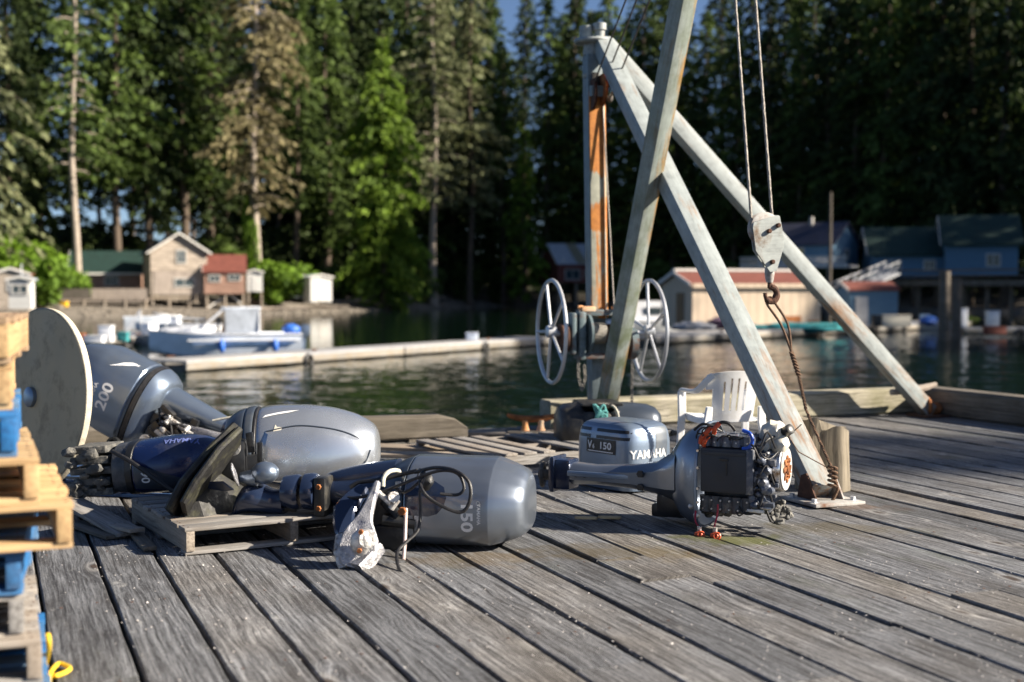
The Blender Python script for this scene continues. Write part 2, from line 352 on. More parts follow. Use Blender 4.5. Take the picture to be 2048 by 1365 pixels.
def deck_material():
    n = NT('deck_planks'); uv = n.n('UVMap', uv_map='uv').outputs[0]
    at_ = n.n('Attribute', attribute_name='tone', attribute_type='GEOMETRY'); r = at_.outputs['Fac']
    big = n.noise(uv, 1.3, 5, .6); mid = n.noise(uv, 5, 5, .6)
    kn = n.noise(n.map(uv, (1.0, 2.6, 1)), 2.1, 2)
    warp = n.n('CombineXYZ', {0: 0.0, 1: n.math('MULTIPLY', kn, .035), 2: 0.0}).outputs[0]
    v2 = n.n('VectorMath', {0: uv, 1: warp}, operation='ADD').outputs[0]
    kv = n.n('TexVoronoi', {'Vector': n.map(n.n('VectorMath', {0: uv, 1: n.n('CombineXYZ', {0: n.math('MULTIPLY', big, .3), 1: n.math('MULTIPLY', big, .1)}).outputs[0]}, operation='ADD').outputs[0], (.8, 2.3, 1)), 'Scale': 1.25, 'Randomness': 1.0}).outputs['Distance']
    kring = n.math('MULTIPLY', n.math('SUBTRACT', 1.0, n.n('MapRange', {0: kv, 1: .03, 2: .30, 3: 0.0, 4: 1.0}).outputs[0]), .055)
    v2 = n.n('VectorMath', {0: v2, 1: n.n('CombineXYZ', {0: 0.0, 1: kring}).outputs[0]}, operation='ADD').outputs[0]
    g = n.noise(n.map(v2, (1.0, 30, 1)), 1.7, 8, .70); g2 = n.noise(n.map(v2, (5, 170, 1)), 1.2, 4, .6)
    fine = n.noise(n.map(uv, (1, 2.4, 1)), 34, 4, .7)
    f = n.math('ADD', n.math('ADD', n.math('MULTIPLY', g, .56), n.math('MULTIPLY', g2, .24)), n.math('MULTIPLY', fine, .20))
    grey = n.ramp(f, [(.36, (.010, .010, .011)), (.455, (.070, .073, .080)), (.54, (.215, .226, .245)), (.66, (.44, .455, .485))])
    brn = n.ramp(f, [(.36, (.009, .008, .007)), (.46, (.058, .049, .040)), (.55, (.18, .16, .132)), (.67, (.36, .335, .295))])
    m = n.ramp(n.math('ADD', n.math('MULTIPLY', big, .7), n.math('MULTIPLY', r, .42)), [(.54, 0.0), (.9, .85)])
    col = n.mix(m, grey, brn)
    dk = n.ramp(n.noise(n.map(uv, (.8, 2.2, 1)), 2.0, 7, .68), [(.46, 0.0), (.66, .68)]); col = n.mix(dk, col, n.mix(.8, col, (.035, .03, .026)))
    pale = n.ramp(n.noise(n.map(uv, (2.0, 3.6, 1)), 2.0, 7, .72), [(.60, 0.0), (.72, .62)]); col = n.mix(pale, col, (.50, .50, .49))
    alg = n.ramp(n.noise(n.map(uv, (.7, 1.6, 1)), 1.1, 5, .6), [(.58, 0.0), (.72, .5)]); col = n.mix(alg, col, n.mix(.6, col, (.09, .115, .06)))
    pos = n.n('NewGeometry').outputs['Position']
    def spot(cx, cy, rad, c, k):
        d = n.n('VectorMath', {0: n.n('VectorMath', {0: pos, 1: (cx, cy, 0)}, operation='SUBTRACT').outputs[0], 1: (.72, 1.5, 0)}, operation='MULTIPLY').outputs[0]
        ln = n.n('VectorMath', {0: d}, operation='LENGTH').outputs['Value']
        e = n.math('ADD', n.math('DIVIDE', ln, rad), n.math('MULTIPLY', mid, 1.1))
        return n.ramp(e, [(.75, k), (1.25, 0.0)]), c
    for cx, cy, rad, c, k in ((1.25, 7.25, .62, (.075, .085, .012), .95), (.55, 6.9, .9, (.10, .075, .03), .75), (2.25, 8.3, .55, (.13, .075, .04), .7), (-.2, 6.75, .75, (.12, .085, .04), .6), (1.9, 7.6, .8, (.10, .08, .035), .6)):
        fac, cc = spot(cx, cy, rad, c, k); col = n.mix(fac, col, n.mix(.75, col, cc))
    col = n.mix(1.0, col, n.ramp(r, [(0, (.64, .63, .62)), (.5, (.95, .94, .93)), (1, (1.2, 1.18, 1.15))]), 'MULTIPLY')
    kd = n.ramp(kv, [(.035, .9), (.075, 0.0)]); col = n.mix(kd, col, (.05, .032, .02)); kl = n.ramp(kv, [(.06, 0.0), (.085, .4), (.14, 0.0)]); col = n.mix(kl, col, (.40, .385, .36))
    h = n.math('ADD', n.math('MULTIPLY', g, .7), n.math('MULTIPLY', fine, .3)); n.bump(h, .9, .010)
    return n.P(Base_Color=col, Roughness=n.ramp(f, [(.3, .85), (.7, .62)]), Specular_IOR_Level=.4)
m_deck = deck_material()

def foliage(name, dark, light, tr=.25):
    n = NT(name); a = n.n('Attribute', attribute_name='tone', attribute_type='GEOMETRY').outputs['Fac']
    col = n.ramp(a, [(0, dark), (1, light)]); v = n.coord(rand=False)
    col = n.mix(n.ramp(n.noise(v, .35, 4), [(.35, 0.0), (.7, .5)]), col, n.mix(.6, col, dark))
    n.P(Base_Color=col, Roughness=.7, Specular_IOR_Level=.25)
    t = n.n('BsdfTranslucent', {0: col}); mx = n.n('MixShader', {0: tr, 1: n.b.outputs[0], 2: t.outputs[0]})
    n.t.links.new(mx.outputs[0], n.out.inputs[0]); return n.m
f_dark = foliage('needles_dark', (.008, .017, .007), (.085, .125, .034)); f_mid = foliage('needles_mid', (.013, .030, .008), (.145, .215, .045))
f_olive = foliage('needles_olive', (.035, .045, .022), (.34, .37, .18)); f_tan = foliage('needles_dying', (.055, .05, .028), (.37, .32, .16))
f_bright = foliage('needles_bright', (.025, .06, .008), (.25, .38, .045), .35); f_leaf = foliage('leaves_bright', (.03, .07, .008), (.20, .34, .03), .35)
m_bark = plain('bark', (.10, .075, .055), .95, 0, .4, 3, .5); m_barkp = plain('bark_pale', (.34, .29, .24), .95, 0, .3, 3, .5)

def water_material():
    n = NT('sea_water'); v = n.coord('Object', False)
    a = n.noise(n.map(v, (1.0, 1.0, 1)), 2.2, 3, .5); b = n.noise(n.map(v, (.7, 1.3, 1)), .55, 3, .5)
    sep = n.n('SeparateXYZ', {0: v}); calm = n.n('MapRange', {0: n.math('ADD', sep.outputs[1], n.math('MULTIPLY', sep.outputs[0], -.9)), 1: 52.0, 2: 78.0, 3: 1.0, 4: .25}).outputs[0]
    h = n.math('MULTIPLY', n.math('ADD', n.math('MULTIPLY', a, .35), n.math('MULTIPLY', b, .65)), calm)
    n.bump(h, 1.0, .08)
    return n.P(Base_Color=(.005, .013, .010), Roughness=.035, IOR=1.333, Specular_IOR_Level=.5)
m_water = water_material()
def ground_material():
    n = NT('shore_ground'); v = n.coord('Object', False); z = n.n('SeparateXYZ', {0: v}).outputs[2]
    s = n.ramp(n.noise(v, .5, 8, .7), [(.3, (.10, .09, .075)), (.55, (.19, .165, .135)), (.7, (.28, .25, .21))])
    g = n.ramp(n.noise(v, .3, 6, .7), [(.3, (.012, .018, .008)), (.7, (.05, .06, .02))])
    m = n.n('MapRange', {0: n.math('ADD', z, n.math('MULTIPLY', n.noise(v, .2, 3), 1.2)), 1: .6, 2: 1.5}).outputs[0]
    n.bump(n.noise(v, 1.5, 6), .5, .2)
    return n.P(Base_Color=n.mix(m, s, g), Roughness=.95)
m_ground = ground_material()
def siding(name, c, ax, per, dark=.55, var=.25):
    """boards: ax index of the axis the lines repeat along"""
    n = NT(name); v = n.coord('Object', False); q = n.n('SeparateXYZ', {0: v}).outputs[ax]
    if ax == 0: q = n.math('ADD', q, n.n('SeparateXYZ', {0: v}).outputs[1])
    fr = n.math('FRACT', n.math('DIVIDE', q, per)); ln = n.ramp(fr, [(.0, dark), (.12, 1.0), (.9, 1.0), (1.0, dark)])
    st = n.noise(n.map(v, (1, 1, .35) if ax == 0 else (.4, .4, 2)), 1.6, 6, .65)
    col = n.ramp(st, [(.3, tuple(x*(1-var) for x in c)), (.7, tuple(x*(1+var) for x in c))])
    return n.P(Base_Color=n.mix(1.0, col, ln, 'MULTIPLY'), Roughness=.8)
m_shingle = siding('wall_shingle', (.40, .34, .28), 2, .36, .35, .4); m_vboard = siding('wall_boards', (.34, .29, .25), 0, .35); m_pink = siding('wall_rose', (.36, .22, .165), 2, .35, .8)
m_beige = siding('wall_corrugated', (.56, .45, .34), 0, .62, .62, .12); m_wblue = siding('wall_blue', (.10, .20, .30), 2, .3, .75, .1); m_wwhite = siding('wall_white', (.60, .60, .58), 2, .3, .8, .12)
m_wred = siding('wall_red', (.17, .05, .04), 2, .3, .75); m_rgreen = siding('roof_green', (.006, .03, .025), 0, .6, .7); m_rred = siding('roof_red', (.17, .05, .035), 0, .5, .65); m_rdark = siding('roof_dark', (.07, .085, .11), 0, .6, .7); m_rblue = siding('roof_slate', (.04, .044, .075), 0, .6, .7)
m_rgrey = siding('roof_pale', (.42, .46, .52), 0, .6, .75, .1); m_trimw = plain('white_trim', (.68, .66, .62), .6, 0, .1, 3); m_pane = plain('window_pane', (.05, .07, .08), .08, 0, .2, 2); m_ywin = plain('curtain_yellow', (.40, .30, .06), .6, 0, .2, 3)
m_pile = wood('piling_wood', (.20, .17, .14), (.05, .042, .035), (.08, .07, .05), .2); m_float = wood('float_wood', (.46, .47, .49), (.25, .25, .26), (.34, .33, .31), .3, .2); m_floatside = wood('float_side', (.33, .32, .30), (.13, .125, .115), (.26, .21, .14), .3)
m_hullw = plain('hull_white', (.78, .80, .84), .35, 0, .08, 1, 0, .2); m_hullb = plain('hull_pale_blue', (.70, .77, .88), .4, 0, .1, 1, 0, .2); m_canvas = plain('canvas_blue', (.12, .22, .45), .7, 0, .2, 2); m_clear = plain('canopy_clear', (.42, .46, .52), .3, 0, .2, 2)
m_alum = plain('bare_aluminium', (.55, .57, .6), .4, .5, .15, 2); m_teal = plain('teal_net', (.03, .22, .24), .9, 0, .5, 3, .6); m_tarp = plain('grey_tarp', (.30, .32, .36), .7, 0, .3, 2, .4); m_bluep = plain('blue_plastic', (.03, .13, .50), .5, 0, .2, 2); m_yel = plain('yellow_plastic', (.7, .42, .02), .5, 0, .2, 2); m_purple = plain('dark_nets', (.08, .05, .09), .9, 0, .6, 3, .6); m_tote = plain('orange_plastic', (.60, .16, .04), .5, 0, .2, 2)

def mast_face():
    n = NT('mast_face'); v = n.coord('Object', False); x = n.n('SeparateXYZ', {0: v}); b = n.noise(v, 9, 8, .7); a = n.noise(n.map(v, (1.5, 14, 14)), 1.5, 6, .7)
    t = n.n('MapRange', {0: x.outputs[0], 1: -1.1, 2: 1.1, 3: 0.0, 4: 1.0}).outputs[0]
    band = n.ramp(t, [(0, .52), (.38, .55), (.42, .85), (.50, .62), (.54, .28), (.61, .28), (.67, .8), (1, .95)])
    sidev = n.n('MapRange', {0: x.outputs[1], 1: -.05, 2: .05, 3: .12, 4: -.12}).outputs[0]
    m = n.ramp(n.math('ADD', n.math('ADD', band, sidev), n.math('MULTIPLY', n.math('SUBTRACT', a, .5), .9)), [(.46, 0.0), (.56, 1.0)])
    r = n.ramp(b, [(.3, (.30, .10, .025)), (.7, (.66, .27, .06))]); p = n.ramp(b, [(.3, (.26, .27, .22)), (.7, (.46, .46, .37))])
    n.bump(b, .3, .004); return n.P(Base_Color=n.mix(m, p, r), Roughness=.8)
m_mast = mast_face()
m_stump = wood('stump_wood', (.27, .235, .18), (.06, .05, .04), (.13, .11, .07), .8, .9)
# ---------------------------------------------------------------- wharf deck
def build_deck():
    bm = bmesh.new(); uvl = bm.loops.layers.uv.new('uv'); col = bm.loops.layers.float_color.new('tone')
    r = random.Random(3); PW, W0 = .2986, 1.370-.2986*19; th = .075
    seen = {}                                          # butt joints that show: plank index -> v positions
    for px, py in ((1215, 1331), (1738, 1261), (1868, 1239), (1620, 1357), (1255, 1117), (1368, 1154), (1470, 1162), (770, 1128)):
        p = G(px, py); k = int((p.dot(UD)-W0)//PW); seen.setdefault(k, []).append(p.dot(VD))
    for k in range(0, 50):
        w0 = W0+k*PW
        if w0 < -4.2 or w0 > 10.15: continue
        gap = r.uniform(.013, .025)
        cuts = sorted(seen.get(k, []))
        lo, hi = -4.0, 12.3+r.uniform(-.03, .04); pts = [lo]
        v = lo+r.uniform(0, 4)
        while v < hi:
            if v > lo+.5 and all(abs(v-c) > 2.2 for c in cuts) and v < hi-1: pts.append(v)
            v += r.uniform(4.6, 6.2)
        pts = sorted(pts+cuts+[hi])
        for a, b in zip(pts, pts[1:]):
            a += .004; b -= .004; tone = r.random(); uo = r.uniform(0, 60); vo = r.uniform(0, 60); dz = r.uniform(-.006, .006); tilt = r.uniform(-.006, .006)
            n = max(2, int((b-a)/.16)); rows = []
            sd = r.uniform(0, 99)
            for i in range(n+1):
                v_ = a+(b-a)*i/n
                j1 = .006*NZ.noise(V((v_*2.3, sd, 0)))+.004*NZ.noise(V((v_*9, sd, 3))); j2 = .006*NZ.noise(V((v_*2.3, sd, 8)))+.004*NZ.noise(V((v_*9, sd, 5)))
                wL = w0+gap/2+j1; wR = w0+PW-gap/2+j2; z = dz+.006*NZ.noise(V((v_*.5, sd, 1)))
                c = .006
                rows.append([bm.verts.new(wv(wL, v_, z-th)), bm.verts.new(wv(wL, v_, z-c-tilt)), bm.verts.new(wv(wL+c, v_, z-tilt)), bm.verts.new(wv((wL+wR)/2, v_, z)),
                             bm.verts.new(wv(wR-c, v_, z+tilt)), bm.verts.new(wv(wR, v_, z-c+tilt)), bm.verts.new(wv(wR, v_, z-th))])
            fs = []
            for i in range(n):
                for j in range(6): fs.append((bm.faces.new((rows[i][j], rows[i+1][j], rows[i+1][j+1], rows[i][j+1])), i, j))
            fs.append((bm.faces.new(rows[0]), 0, 0)); fs.append((bm.faces.new(rows[-1][::-1]), n, 0))
            for f, i, j in fs:
                for l in f.loops:
                    p = l.vert.co; l[uvl].uv = (p.dot(VD)+uo, p.dot(UD)-w0+vo-p.z); l[col] = (tone, tone, tone, 1)
    bmesh.ops.recalc_face_normals(bm, faces=bm.faces)
    tag(obj('deck', bm, m_deck, smooth=40), kind='structure')
    nb_ = MB(); r = random.Random(8)
    for v_ in [x*1.2-3.6 for x in range(14)]:
        for k in range(48):
            for q in (.22, .76):
                p = wv(W0+PW*(k+q)+r.uniform(-.012, .012), v_+r.uniform(-.03, .03), .0045); s = r.uniform(.006, .009); nb_.lathe([(0, s), (.0015, s*.7)], 7, M.Translation(p) @ M.Rotation(R(-90), 4, 'Y'))
    tag(obj('deck_nails', nb_, m_rustd, smooth=0), 'dark rusty nail heads in rows across the deck planks', 'nails', kind='stuff')
    mb = MB()
    for v_ in [x*1.2-3.6 for x in range(14)]: mb.bar(wv(-4, v_, -.235), wv(9.9, v_, -.235), .25, .29)
    tag(obj('deck_joists', mb, m_timberd, smooth=0), kind='structure')
build_deck()

def octo(w_, h, b):
    out = []
    c = [(-w_/2+b*w_, -h/2), (w_/2-b*w_, -h/2), (w_/2, -h/2+b*h), (w_/2, h/2-b*h), (w_/2-b*w_, h/2), (-w_/2+b*w_, h/2), (-w_/2, h/2-b*h), (-w_/2, -h/2+b*h)]
    for i in range(8):
        a, d = V(c[i]), V(c[(i+1) % 8]); out += [a, a.lerp(d, .5)]
    return out
def timber(name, p0, p1, wd, h, mat, label, cat='timber', group=None, taper=0, wob=.01, seed=0):
    """squared log, grain along its own X, ends a little uneven"""
    p0, p1 = V(p0), V(p1); L = (p1-p0).length; n = max(4, int(L/.12)); secs = []
    for i in range(n+1):
        x = L*i/n; ring = []
        hh = h
        if taper and x > L-taper: hh = h*(1-.55*((x-(L-taper))/taper)**1.6)
        for (y, z) in octo(wd, 1, .10):
            k = 1+wob*3*NZ.noise(V((x*1.5, y*6, z*4+seed)))
            zz = (z+.5)*hh if True else 0
            ring.append(V((x, y*k, zz*(1+wob*NZ.noise(V((x*3, y*9, seed+4)))))))
        secs.append(ring)
    mb = MB().loft(secs); o = obj(name, mb, mat, None, frame(p0, p1-p0), 40)
    return tag(o, label, cat, group)
pr0 = wv(5.15, 12.03, .004); pr1 = wv(9.66, 12.06, .004)
timber('bull_rail', pr0+V((0, 0, .0)), pr1, .28, .285, m_timber, 'long mossy timber kerb along the back edge of the wharf', 'kerb timber', 'timber kerbs of the wharf', seed=1)
timber('bull_rail', wv(9.84, 12.2, .004), wv(9.84, 5.2, .004), .29, .30, m_timberd, 'dark timber kerb along the right edge of the wharf', 'kerb timber', 'timber kerbs of the wharf', seed=2)
timber('bull_rail', wv(-1.2, 11.44, .03), wv(4.06, 11.44, .03), .26, .215, m_timberd, 'dark stained timber kerb with a rounded end, behind the silver motors', 'kerb timber', 'timber kerbs of the wharf', taper=.22, wob=.03, seed=3)
mb = MB()
for q in (-.8, .7, 2.2, 3.6): mb.box(wv(q, 11.44, .015), (.2, .22, .045), M.Rotation(PA, 4, 'Z'))
c = obj('kerb_block', mb, m_timberd); c.parent = bpy.data.objects['bull_rail.002']; c.matrix_parent_inverse = bpy.data.objects['bull_rail.002'].matrix_basis.inverted()
# pale driftwood board lying on the corner of the kerb, thin pole by the right kerb
mb = MB(); mb.tube(cat_rom([at(1782, 785, 14.25), at(1810, 783, 14.3), at(1845, 777, 14.35), at(1872, 769, 14.4)], 4), [.035]*6+[.04]*4+[.033, .03, .028], 8)
tag(obj('driftwood_stick', mb, m_barkp), 'pale bent stick lying on the kerb corner beside the rear crane leg', 'stick')
mb = MB(); mb.tube([G(1925, 826)+V((0, 0, .03)), G(1985, 839)+V((0, 0, .025)), G(2075, 856)+V((0, 0, .025))], [.035, .022, .02], 8); mb.blob(G(1940, 829)+V((0, 0, .04)), .05, 2, (1.6, 1, .8), .3)
tag(obj('wooden_pole', mb, m_board), 'thin weathered pole lying on the deck along the right kerb', 'pole')

# scattered shell fragments
mb = MB(); r = random.Random(11)
cl = [(r.uniform(150, 2040), 900+460*r.random()**.7) for _ in range(60)]
for k in range(800):
    if k % 6: cx, cy = cl[r.randrange(60)]; px, py = cx+r.gauss(0, 70), cy+r.gauss(0, 22)
    else: px, py = r.uniform(80, 2048), r.uniform(900, 1362)
    if not (60 < px < 2060 and 880 < py < 1364): continue
    p = G(px, py, .004); s = r.uniform(.003, .0075)*(1.6 if r.random() < .1 else 1); a = r.uniform(0, 6.28); e = V((math.cos(a), math.sin(a), 0)); f = V((-e.y, e.x, 0))
    mb.raw([p+e*s, p+f*s*.7+V((0, 0, s*.3)), p-e*s*.8, p-f*s*.6, p+V((0, 0, s*.55))], [(0, 1, 4), (1, 2, 4), (2, 3, 4), (3, 0, 4)])
tag(obj('shell_fragments', mb, plain('shell', (.55, .52, .50), .6, 0, .4, 40), smooth=0), 'white crushed shell fragments scattered over the deck planks', 'shell fragments', kind='stuff')

# ---------------------------------------------------------------- stiff-leg derrick crane
MP = V((.84, 12.75, 0)); BD = V((.25, -.968, 0)).normalized(); BX = V((BD.y*-1, BD.x, 0)); BX = V((.968, .25, 0)).normalized()
crane = thing('derrick_crane', 'tall galvanised steel derrick crane with two stiff legs, leaning boom and hand winch', 'crane', MP, 0)
RB = math.atan2(BX.y, BX.x)
def cr(name, mb, mat, parent=crane, smooth=35): return obj(name, mb, mat, parent, None, smooth, world=True)
def barobj(name, p0, p1, wd, h, mat, parent, up=(0, 0, 1), bev=.006):
    """bar whose mesh runs along its own X so paint and rust streaks follow it"""
    p0, p1 = V(p0), V(p1); mb = MB(); L = (p1-p0).length; mb.box((0, 0, 0), (L, wd, h), bev=bev)
    m = root_mtx(parent).inverted() @ frame((p0+p1)/2, p1-p0, up)
    return obj(name, mb, mat, parent, m, 30)
mtop = 3.80
mast = barobj('mast', MP+V((0, 0, .02)), MP+V((-.06, 0, mtop-.12)), .17, .15, m_mastp, crane, BX)
mast.matrix_basis = mast.matrix_basis
# orange channel face on the boom side of the mast, sheave slot in its head
for z0, z1, mt in ((1.12, 3.32, m_mast),):
    q0 = MP+BD*.094+BX*.012+V((-.06*z0/mtop, 0, z0)); q1 = MP+BD*.094+BX*.012+V((-.06*z1/mtop, 0, z1))
    f = barobj('mast_channel', q0, q1, .165, .022, mt, crane, BD)
f = barobj('channel_lip', MP+BD*.10+BX*.072+V((-.02, 0, 1.12)), MP+BD*.10+BX*.072+V((-.055, 0, 3.4)), .014, .05, m_orange, crane, BD)
f = barobj('sheave_slot', MP+BD*.094+V((-.048, 0, 3.05)), MP+BD*.094+V((-.055, 0, 3.5)), .075, .02, m_black, crane, BD)
mh = MP+V((-.06, 0, mtop-.12))
mb = MB(); mb.lathe([(0, .085), (.03, .10), (.035, .10)], 24, M.Translation(mh-V((0, 0, .22))) @ M.Rotation(R(-90), 4, 'Y')); cr('mast_collar', mb, m_steel)
mb = MB(); mb.lathe([(0, .09), (.10, .085)], 24, M.Translation(mh+V((0, 0, 0))) @ M.Rotation(R(-90), 4, 'Y'))
mb.lathe([(0, .08), (.012, .18), (.03, .19), (.05, .18), (.07, .07)], 32, M.Translation(mh+V((.01, 0, .10))) @ M.Rotation(R(-90), 4, 'Y'))
cap = cr('masthead_cap', mb, m_steel)
mb = MB()
mb.lathe([(0, .065), (.12, .065), (.122, .05)], 20, M.Translation(mh+V((-.06, 0, .16))) @ M.Rotation(R(-90), 4, 'Y'))
obj('masthead_pin', mb, m_steel, cap, smooth=35, world=True)
mb = MB()
mb.lathe([(0, .05), (.08, .05), (.085, .065), (.15, .065), (.155, .045)], 20, M.Translation(mh+V((.07, -.03, .15))) @ M.Rotation(R(-90), 4, 'Y'))
obj('masthead_pin', mb, m_steel, cap, smooth=35, world=True)
for k, off in enumerate((-.035, .06)):
    mb = MB(); mb.lathe([(-.014, .13), (-.010, .15), (0, .125), (.010, .15), (.014, .13)], 28, frame(mh-V((0, 0, .40-.05*k))+BD*(.10+.03*k)+BX*off, BX))
    cr('sheave', mb, m_rustd if k == 0 else m_rust)
mb = MB(); mb.bar(mh-V((0, 0, .42))+BD*.16+BX*.01, mh-V((0, 0, .32))+BD*.17+BX*.01, .07, .16, BX); cr('sheave_cheek', mb, m_mastp)

head = mh+V((.06, 0, .11))
FF = G(1640, 1004)+V((0, 0, .06)); FR = G(1858, 834)+V((0, 0, .05))
b1 = barobj('brace', head+V((.03, -.05, 0)), FF, .155, .155, m_steel, crane)
b2 = barobj('brace', head+V((.06, .02, 0)), FR, .155, .155, m_steel, crane)
def foot(fp, br, mat, fdir, size, lug):
    fdir = V(fdir); sd = V((-fdir.y, fdir.x, 0)); root = root_mtx(br).inverted()
    mb = MB(); mb.box((fp.x+fdir.x*.03, fp.y+fdir.y*.03, .016), size, M.Rotation(math.atan2(fdir.y, fdir.x), 4, 'Z'), bev=.004)
    pl = obj('foot_plate', mb, mat, br, None, 35, world=True)
    if lug:
        for s in (-1, 1):
            mb = MB(); c0 = fp+sd*s*.105
            mb.prism([(-.10, 0), (.12, 0), (.05, .10), (.0, .17), (-.06, .15)], .016, frame(V((c0.x, c0.y, .026)), fdir, (0, 0, 1)) @ M.Rotation(R(90), 4, 'X'), bev=.003)
            obj('gusset', mb, m_rustd if s < 0 else m_plates, br, None, 35, world=True)
        for a, b in ((-.10, -.15), (.15, -.15), (-.10, .15), (.15, .15)):
            mb = MB(); p = fp+fdir*a+sd*b; mb.lathe([(0, .035), (.006, .035)], 16, M.Translation(V((p.x, p.y, .022))) @ M.Rotation(R(-90), 4, 'Y')); mb.lathe([(0, .02), (.022, .018)], 6, M.Translation(V((p.x, p.y, .028))) @ M.Rotation(R(-90), 4, 'Y'))
            obj('bolt', mb, m_alum, br, None, 30, world=True)
foot(FF, b1, m_plates, -VD, (.40, .38, .022), True)
foot(FR, b2, m_rustd, UD, (.42, .34, .022), False)
mb = MB(); p = FR-UD*.0+V((0, 0, .07)); mb.tor(p-UD*.06-VD*.0, .10, .022, UD, 24, 8); mb.blob(p+UD*.06-V((0, 0, .03)), .09, 2, (1.2, 1, .8), .2)
obj('foot_shackle', mb, m_rust, b2, None, 35, world=True)

BT = V((1.50, 9.20, 5.02)); B0 = MP+BD*.13+V((.02, 0, .12))
boom = barobj('boom', B0, BT, .155, .145, m_boom, crane)
_m = boom.matrix_basis.copy(); _w = MTX['derrick_crane'] @ _m; _sg = 1 if (_w.to_3x3() @ (M.Rotation(R(28), 3, 'X') @ V((0, 0, -1)))).dot(BX) > 0 else -1
boom.matrix_basis = _m @ M.Rotation(_sg*R(28), 4, 'X')
mb = MB(); mb.lathe([(-.02, .10), (-.016, .12), (0, .10), (.016, .12), (.02, .10)], 24, frame(BT+V((0, 0, .02)), BX)); obj('boom_sheave', mb, m_rust, boom, None, 35, world=True)
# topping lift lines from masthead to boom tip and hoist falls
for k, (a, b) in enumerate((((.0, -.12, -.32), (-.05, 0, .12)), ((.10, -.12, -.32), (.03, 0, .12)))):
    mb = MB(); mb.tube([mh+V(a), BT+V(b)], .0085, 6); cr('topping_cable', mb, m_cable)
mb = MB(); mb.tube([mh+V((.17, -.10, -.43)), BT+V((.12, 0, .05))], .009, 6); mb.blob(mh+V((.17, -.10, -.43)), .03, 2, (1, 1, 1.4), .2); cr('topping_cable', mb, m_cable)

# winch
WZ = .98; WC = MP+BD*.20+V((-.02, 0, WZ)); wm = frame(WC, BX)
winch = cr('winch', MB().box((0, 0, .20), (.50, .10, .06), wm, bev=.008).box((0, 0, -.22), (.50, .10, .05), wm, bev=.008), m_winch)
def wl(name, mb, mat): return obj(name, mb, mat, winch, None, 35, world=True)
wl('drum', MB().lathe([(-.13, .12)]+[(-.12+.02*i+d, .085+(.006 if d else 0)) for i in range(12) for d in (0, .01)]+[(.13, .085)], 28, wm), m_rustd)
wl('cable_coil', MB().tube([wm @ V((-.10+.12*i/120, .097*math.cos(i*.6), .097*math.sin(i*.6))) for i in range(121)], .008, 6), m_cablel)
wl('drum_flange', MB().lathe([(-.165, .14), (-.16, .19), (-.135, .19), (-.13, .12)], 32, wm), m_winch)
wl('drum_flange', MB().lathe([(.13, .12), (.135, .17), (.16, .17), (.165, .1)], 32, wm), m_rust)
wl('gear_case', MB().box((-.23, -.02, -.02), (.07, .20, .46), wm, bev=.02).box((-.31, 0, .0), (.05, .22, .40), wm, bev=.02), m_winch)
wl('bearing_plate', MB().box((.20, 0, 0), (.05, .22, .42), wm, bev=.02), m_winch)
wl('frame_top', MB().box((-.15, .02, .235), (.14, .16, .05), wm, bev=.012).box((-.16, -.01, .19), (.05, .05, .09), wm, bev=.01).box((-.22, 0, .25), (.05, .04, .04), wm, bev=.01).box((.14, -.02, .245), (.10, .05, .03), wm, bev=.008).box((.02, .0, .21), (.5, .06, .04), wm, bev=.01), m_orange)
wl('ratchet_gear', MB().lathe([(-.43, .10), (-.425, .14), (-.36, .14), (-.355, .08)], 32, wm @ M.Translation((0, 0, -.04))), m_rustd)
wl('ratchet_gear', MB().lathe([(.26, .08), (.265, .155), (.33, .155), (.335, .09)], 32, wm @ M.Translation((0, 0, -.10))), m_winch)
wl('axle', MB().lathe([(-.52, .028), (.54, .028)], 16, wm @ M.Translation((0, 0, .0))), m_alum)
for sx, ph in ((-.51, .35), (.48, .1)):
    cw = wm @ V((sx, 0, .02))
    hw = cr('hand_wheel', MB().tor(cw, .49, .019, BX, 64, 10), m_alum)
    obj('wheel_hub', MB().lathe([(-.05, .045), (-.04, .06), (.04, .06), (.05, .045)], 20, frame(cw, BX)), m_alum, hw, None, 35, world=True)
    for k in range(5):
        a = ph+k*2*math.pi/5; u = V((0, 0, 1))*math.cos(a)+V((-BX.y, BX.x, 0))*math.sin(a)
        obj('spoke', MB().tube([cw+u*.04, cw+u*.485], .015, 8), m_alum, hw, None, 35, world=True)
def chain(pts, parent, mat, r=.022, wr=.0055):
    mb = MB(); pts = [V(p) for p in pts]; L = 0; k = 0
    for a, b in zip(pts, pts[1:]):
        n = max(1, int((b-a).length/.034))
        for i in range(n):
            c = a.lerp(b, (i+.5)/n); d = (b-a).normalized(); s = d.orthogonal().normalized(); s2 = d.cross(s)
            if k % 2: s = s2
            mb.tube([c+d*.024*math.cos(t)+s*.014*math.sin(t) for t in [q*math.pi/4 for q in range(8)]], wr, 5, True); k += 1
    return obj('chain', mb, mat, parent, None, 40, world=True)
chain([wm @ V((-.26, -.06, -.24)), wm @ V((-.255, -.06, -.42)), wm @ V((-.22, -.06, -.55)), wm @ V((-.19, -.06, -.42)), wm @ V((-.20, -.06, -.30))], crane, m_cablel)
chain([wm @ V((.29, -.06, -.24)), wm @ V((.285, -.06, -.80))], crane, m_cablel)
mb = MB(); mb.tube([wm @ V((.10, -.10, .05)), mh-V((-.10, .1, .52))], .008, 6); cr('hoist_cable', mb, m_cablel)

